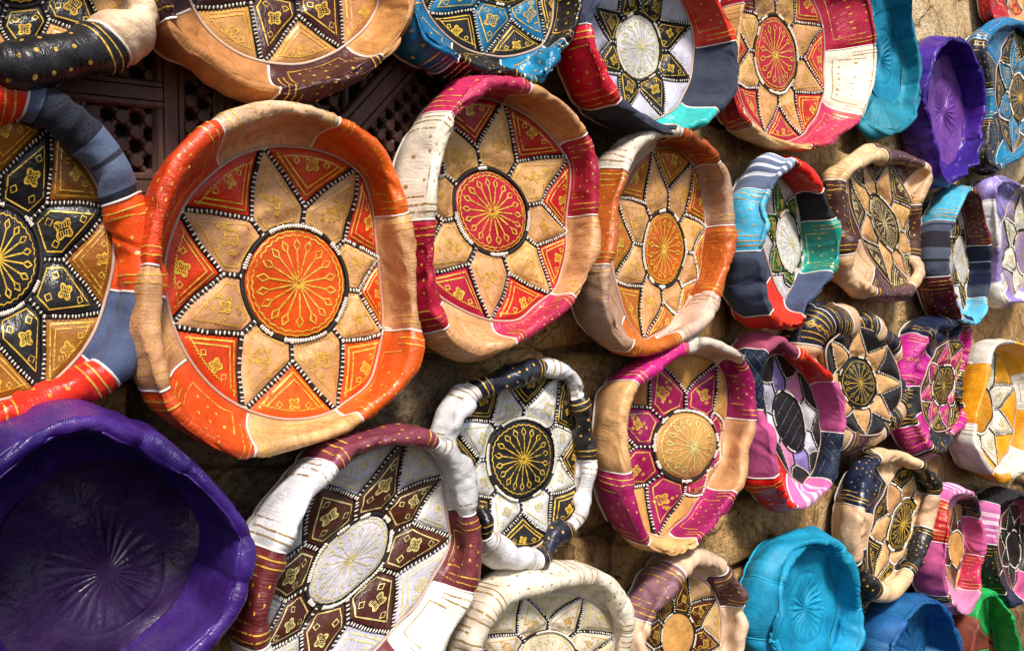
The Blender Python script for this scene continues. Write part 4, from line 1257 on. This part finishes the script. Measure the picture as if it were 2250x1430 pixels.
pouf("black quilted and rose pouf in the lower far corner above the green one", h=0.11, t=0.018, fc=0.035, rm=0.40, phase=15, bs=1.0, bulge=0.016,
     rim=[(2198, 1110), (2221, 1098), (2248, 1092), (2278, 1115), (2290, 1180), (2286, 1250), (2266, 1305), (2238, 1322), (2215, 1308), (2199, 1272), (2193, 1223), (2192, 1170), (2193, 1135)],
     face=[(2226, 1205), (2242, 1202), (2222, 1165)], cols=("blackm", "blackm", "brown"), medal="none", petprint="none", triprint="none",
     seams=[((2196, 1112), "quiltblack"), ((2262, 1100), "pink"), ((2288, 1160), "blackm"), ((2284, 1260), "pink"), ((2255, 1315), "quiltnavy"), ((2208, 1298), "blackm"), ((2193, 1195), "pinkwhite")])
pouf("plain turquoise leather pouf with a wide soft rim, by the brown stones", h=0.125, t=0.022, fc=0.05, plain=True, cols=("turqb",), rm=0.5, bs=0.93, bulge=0.022, piping="#1aa6c8", edgepipe="#0a7a98", wr=1.4, fmax=1.0, ang=1.4,
     rim=[(1756, 1222), (1793, 1203), (1830, 1197), (1856, 1205), (1866, 1232), (1877, 1265), (1886, 1308), (1889, 1354), (1884, 1400), (1872, 1436), (1850, 1465), (1815, 1486), (1770, 1486), (1735, 1465), (1712, 1428), (1707, 1384), (1711, 1335), (1720, 1292), (1736, 1252)],
     face=[(1770, 1335), (1805, 1325), (1768, 1270)],
     seams=[((1722, 1285), "turqb"), ((1860, 1210), "turqb"), ((1888, 1340), "turqb"), ((1830, 1480), "turqb"), ((1709, 1405), "turqb")])
pouf("plain royal blue pouf at the bottom, deep and open", h=0.13, t=0.020, fc=0.03, plain=True, cols=("royal",), rm=0.5, bs=0.95, piping=None, edgepipe="#0a4a90", fmax=1.0, trim=True, ang=1.3,
     rim=[(2012, 1340), (2041, 1328), (2067, 1330), (2088, 1348), (2106, 1380), (2116, 1415), (2118, 1453), (2103, 1490), (2073, 1510), (2025, 1510), (1985, 1488), (1968, 1453), (1972, 1412), (1986, 1372)],
     face=[(2045, 1440), (2072, 1434), (2042, 1392)],
     seams=[((1990, 1362), "royal"), ((2050, 1328), "royal"), ((2106, 1380), "royal"), ((2112, 1470), "royal"), ((2030, 1510), "royal"), ((1970, 1420), "royal")])
pouf("green and brick red woven pouf at the bottom far corner", h=0.11, t=0.015, fc=0.02, plain=True, cols=("brick",), rm=0.5, bs=0.98, piping=None, print=False, fmax=1.0, ang=1.6,
     rim=[(2166, 1320), (2185, 1312), (2201, 1330), (2221, 1364), (2236, 1404), (2243, 1440), (2232, 1482), (2190, 1500), (2152, 1484), (2140, 1440), (2142, 1400), (2149, 1366), (2156, 1340)],
     face=[(2196, 1420), (2212, 1416), (2192, 1380)],
     seams=[((2180, 1312), "greenb"), ((2215, 1352), "greenb"), ((2243, 1440), "brick"), ((2190, 1500), "greenb"), ((2140, 1440), "brick"), ((2150, 1362), "greenb")])
pouf("all cream pouf with faint gold lines and black-white stitched star", h=0.13, t=0.030, fc=0.07, rm=0.40, phase=22, bs=0.92, bulge=0.02, tf=0.46, grow=0.005,
     rim=[(1068, 1429), (1078, 1390), (1097, 1357), (1133, 1327), (1177, 1306), (1227, 1290), (1270, 1280), (1308, 1277), (1338, 1287), (1360, 1311), (1374, 1346), (1384, 1383), (1389, 1425), (1378, 1480), (1340, 1535), (1280, 1568), (1190, 1572), (1112, 1535), (1070, 1480)],
     face=[(1199, 1452), (1264, 1447), (1200, 1388)], cols=("cream", "cream", "cream"), medal="faint", petprint="flower", triprint="knot", gold="w", edgepipe="#c8b4a4", piping="#d8c8b8",
     seams=[((1100, 1352), "cream"), ((1290, 1279), "cream"), ((1386, 1400), "cream"), ((1340, 1535), "cream"), ((1190, 1572), "cream"), ((1070, 1450), "cream")])
pouf("rosy beige and mauve brown pouf with a brown star, under the magenta one", h=0.12, t=0.024, fc=0.055, rm=0.36, phase=-10, bs=0.9, bulge=0.016, wr=1.4, tf=0.55, ang=1.5,
     rim=[(1502, 1268), (1528, 1247), (1554, 1237), (1580, 1241), (1602, 1261), (1619, 1290), (1631, 1322), (1636, 1357), (1633, 1398), (1630, 1429), (1615, 1475), (1585, 1512), (1540, 1520), (1492, 1507), (1460, 1475), (1444, 1429), (1449, 1390), (1461, 1352), (1480, 1310)],
     face=[(1487, 1400), (1520, 1396), (1486, 1346)], cols=("amber", "choco", "tanpink"), medal="none",
     seams=[((1505, 1264), "peach*"), ((1599, 1257), "brownm"), ((1633, 1338), "peach*"), ((1600, 1500), "brownm"), ((1460, 1475), "peach*"), ((1451, 1378), "mauveb")])
pouf("black and pale tan pouf in the upper corner over the carved door", tf=0.65, h=0.105, t=0.036, fc=0.012, rm=0.36, phase=0, bs=0.92,
     rim=[(341, -20), (308, 34), (262, 66), (213, 90), (150, 108), (85, 116), (21, 124), (-60, 132), (-150, 110), (-230, 40), (-260, -60), (-220, -170), (-120, -250), (20, -280), (160, -260), (270, -200), (330, -110)],
     face=[(52, -95), (140, -98), (52, -200)], cols=("blackm", "black", "tan"),
     seams=[((256, 70), "black"), ((-90, 130), "cream"), ((-240, 20), "black"), ((-220, -170), "cream"), ((-20, -275), "black"), ((230, -230), "peach*")])
pouf("honey tan and dark maroon pouf above the big orange one", h=0.105, t=0.017, fc=0.016, rm=0.38, phase=23, bs=0.92,
     rim=[(378, 17), (410, 66), (460, 107), (515, 141), (578, 170), (631, 182), (691, 179), (757, 160), (807, 136), (848, 102), (878, 62), (894, 13), (899, -60), (875, -150), (815, -230), (720, -280), (610, -285), (500, -250), (425, -180), (385, -90)][::-1],
     face=[(640, -105), (727, -112), (635, -202)], cols=("dkmaroon", "dkmaroon", "amber"), edgepipe="#c8b0a0",
     seams=[((838, 112), "dkmaroon"), ((628, 182), "amber*"), ((390, 38), "dkmaroon"), ((400, -130), "amber*"), ((540, -270), "dkmaroon"), ((720, -280), "amber"), ((840, -205), "dkmaroon"), ((895, -90), "amber*")])

def trim_mat():
    N = NT("black_white_braid")
    v = N.noise(N.coord(), 130, 2, 0.5, 1.5)
    N.l(N.ramp(v, [(0.50, (0.012, 0.011, 0.012)), (0.54, (0.6, 0.57, 0.52))]), N.b.inputs["Base Color"])
    N.b.inputs["Roughness"].default_value = 0.8
    N.l(N.bump(v, 0.6, 0.003), N.b.inputs["Normal"])
    return N.m

for S in T_:
    P_ = Pouf(S)
    P_.build()
    if S.get("trim"):
        e = MB()
        j_ = int(MS * 0.95)
        tube(e, P_.G[:, j_] + P_.Nn[:, j_] * 0.004, 0.013, 8, closed=True, nrm=P_.Nn[:, j_])
        part("base_trim", e, [trim_mat()], P_.o)
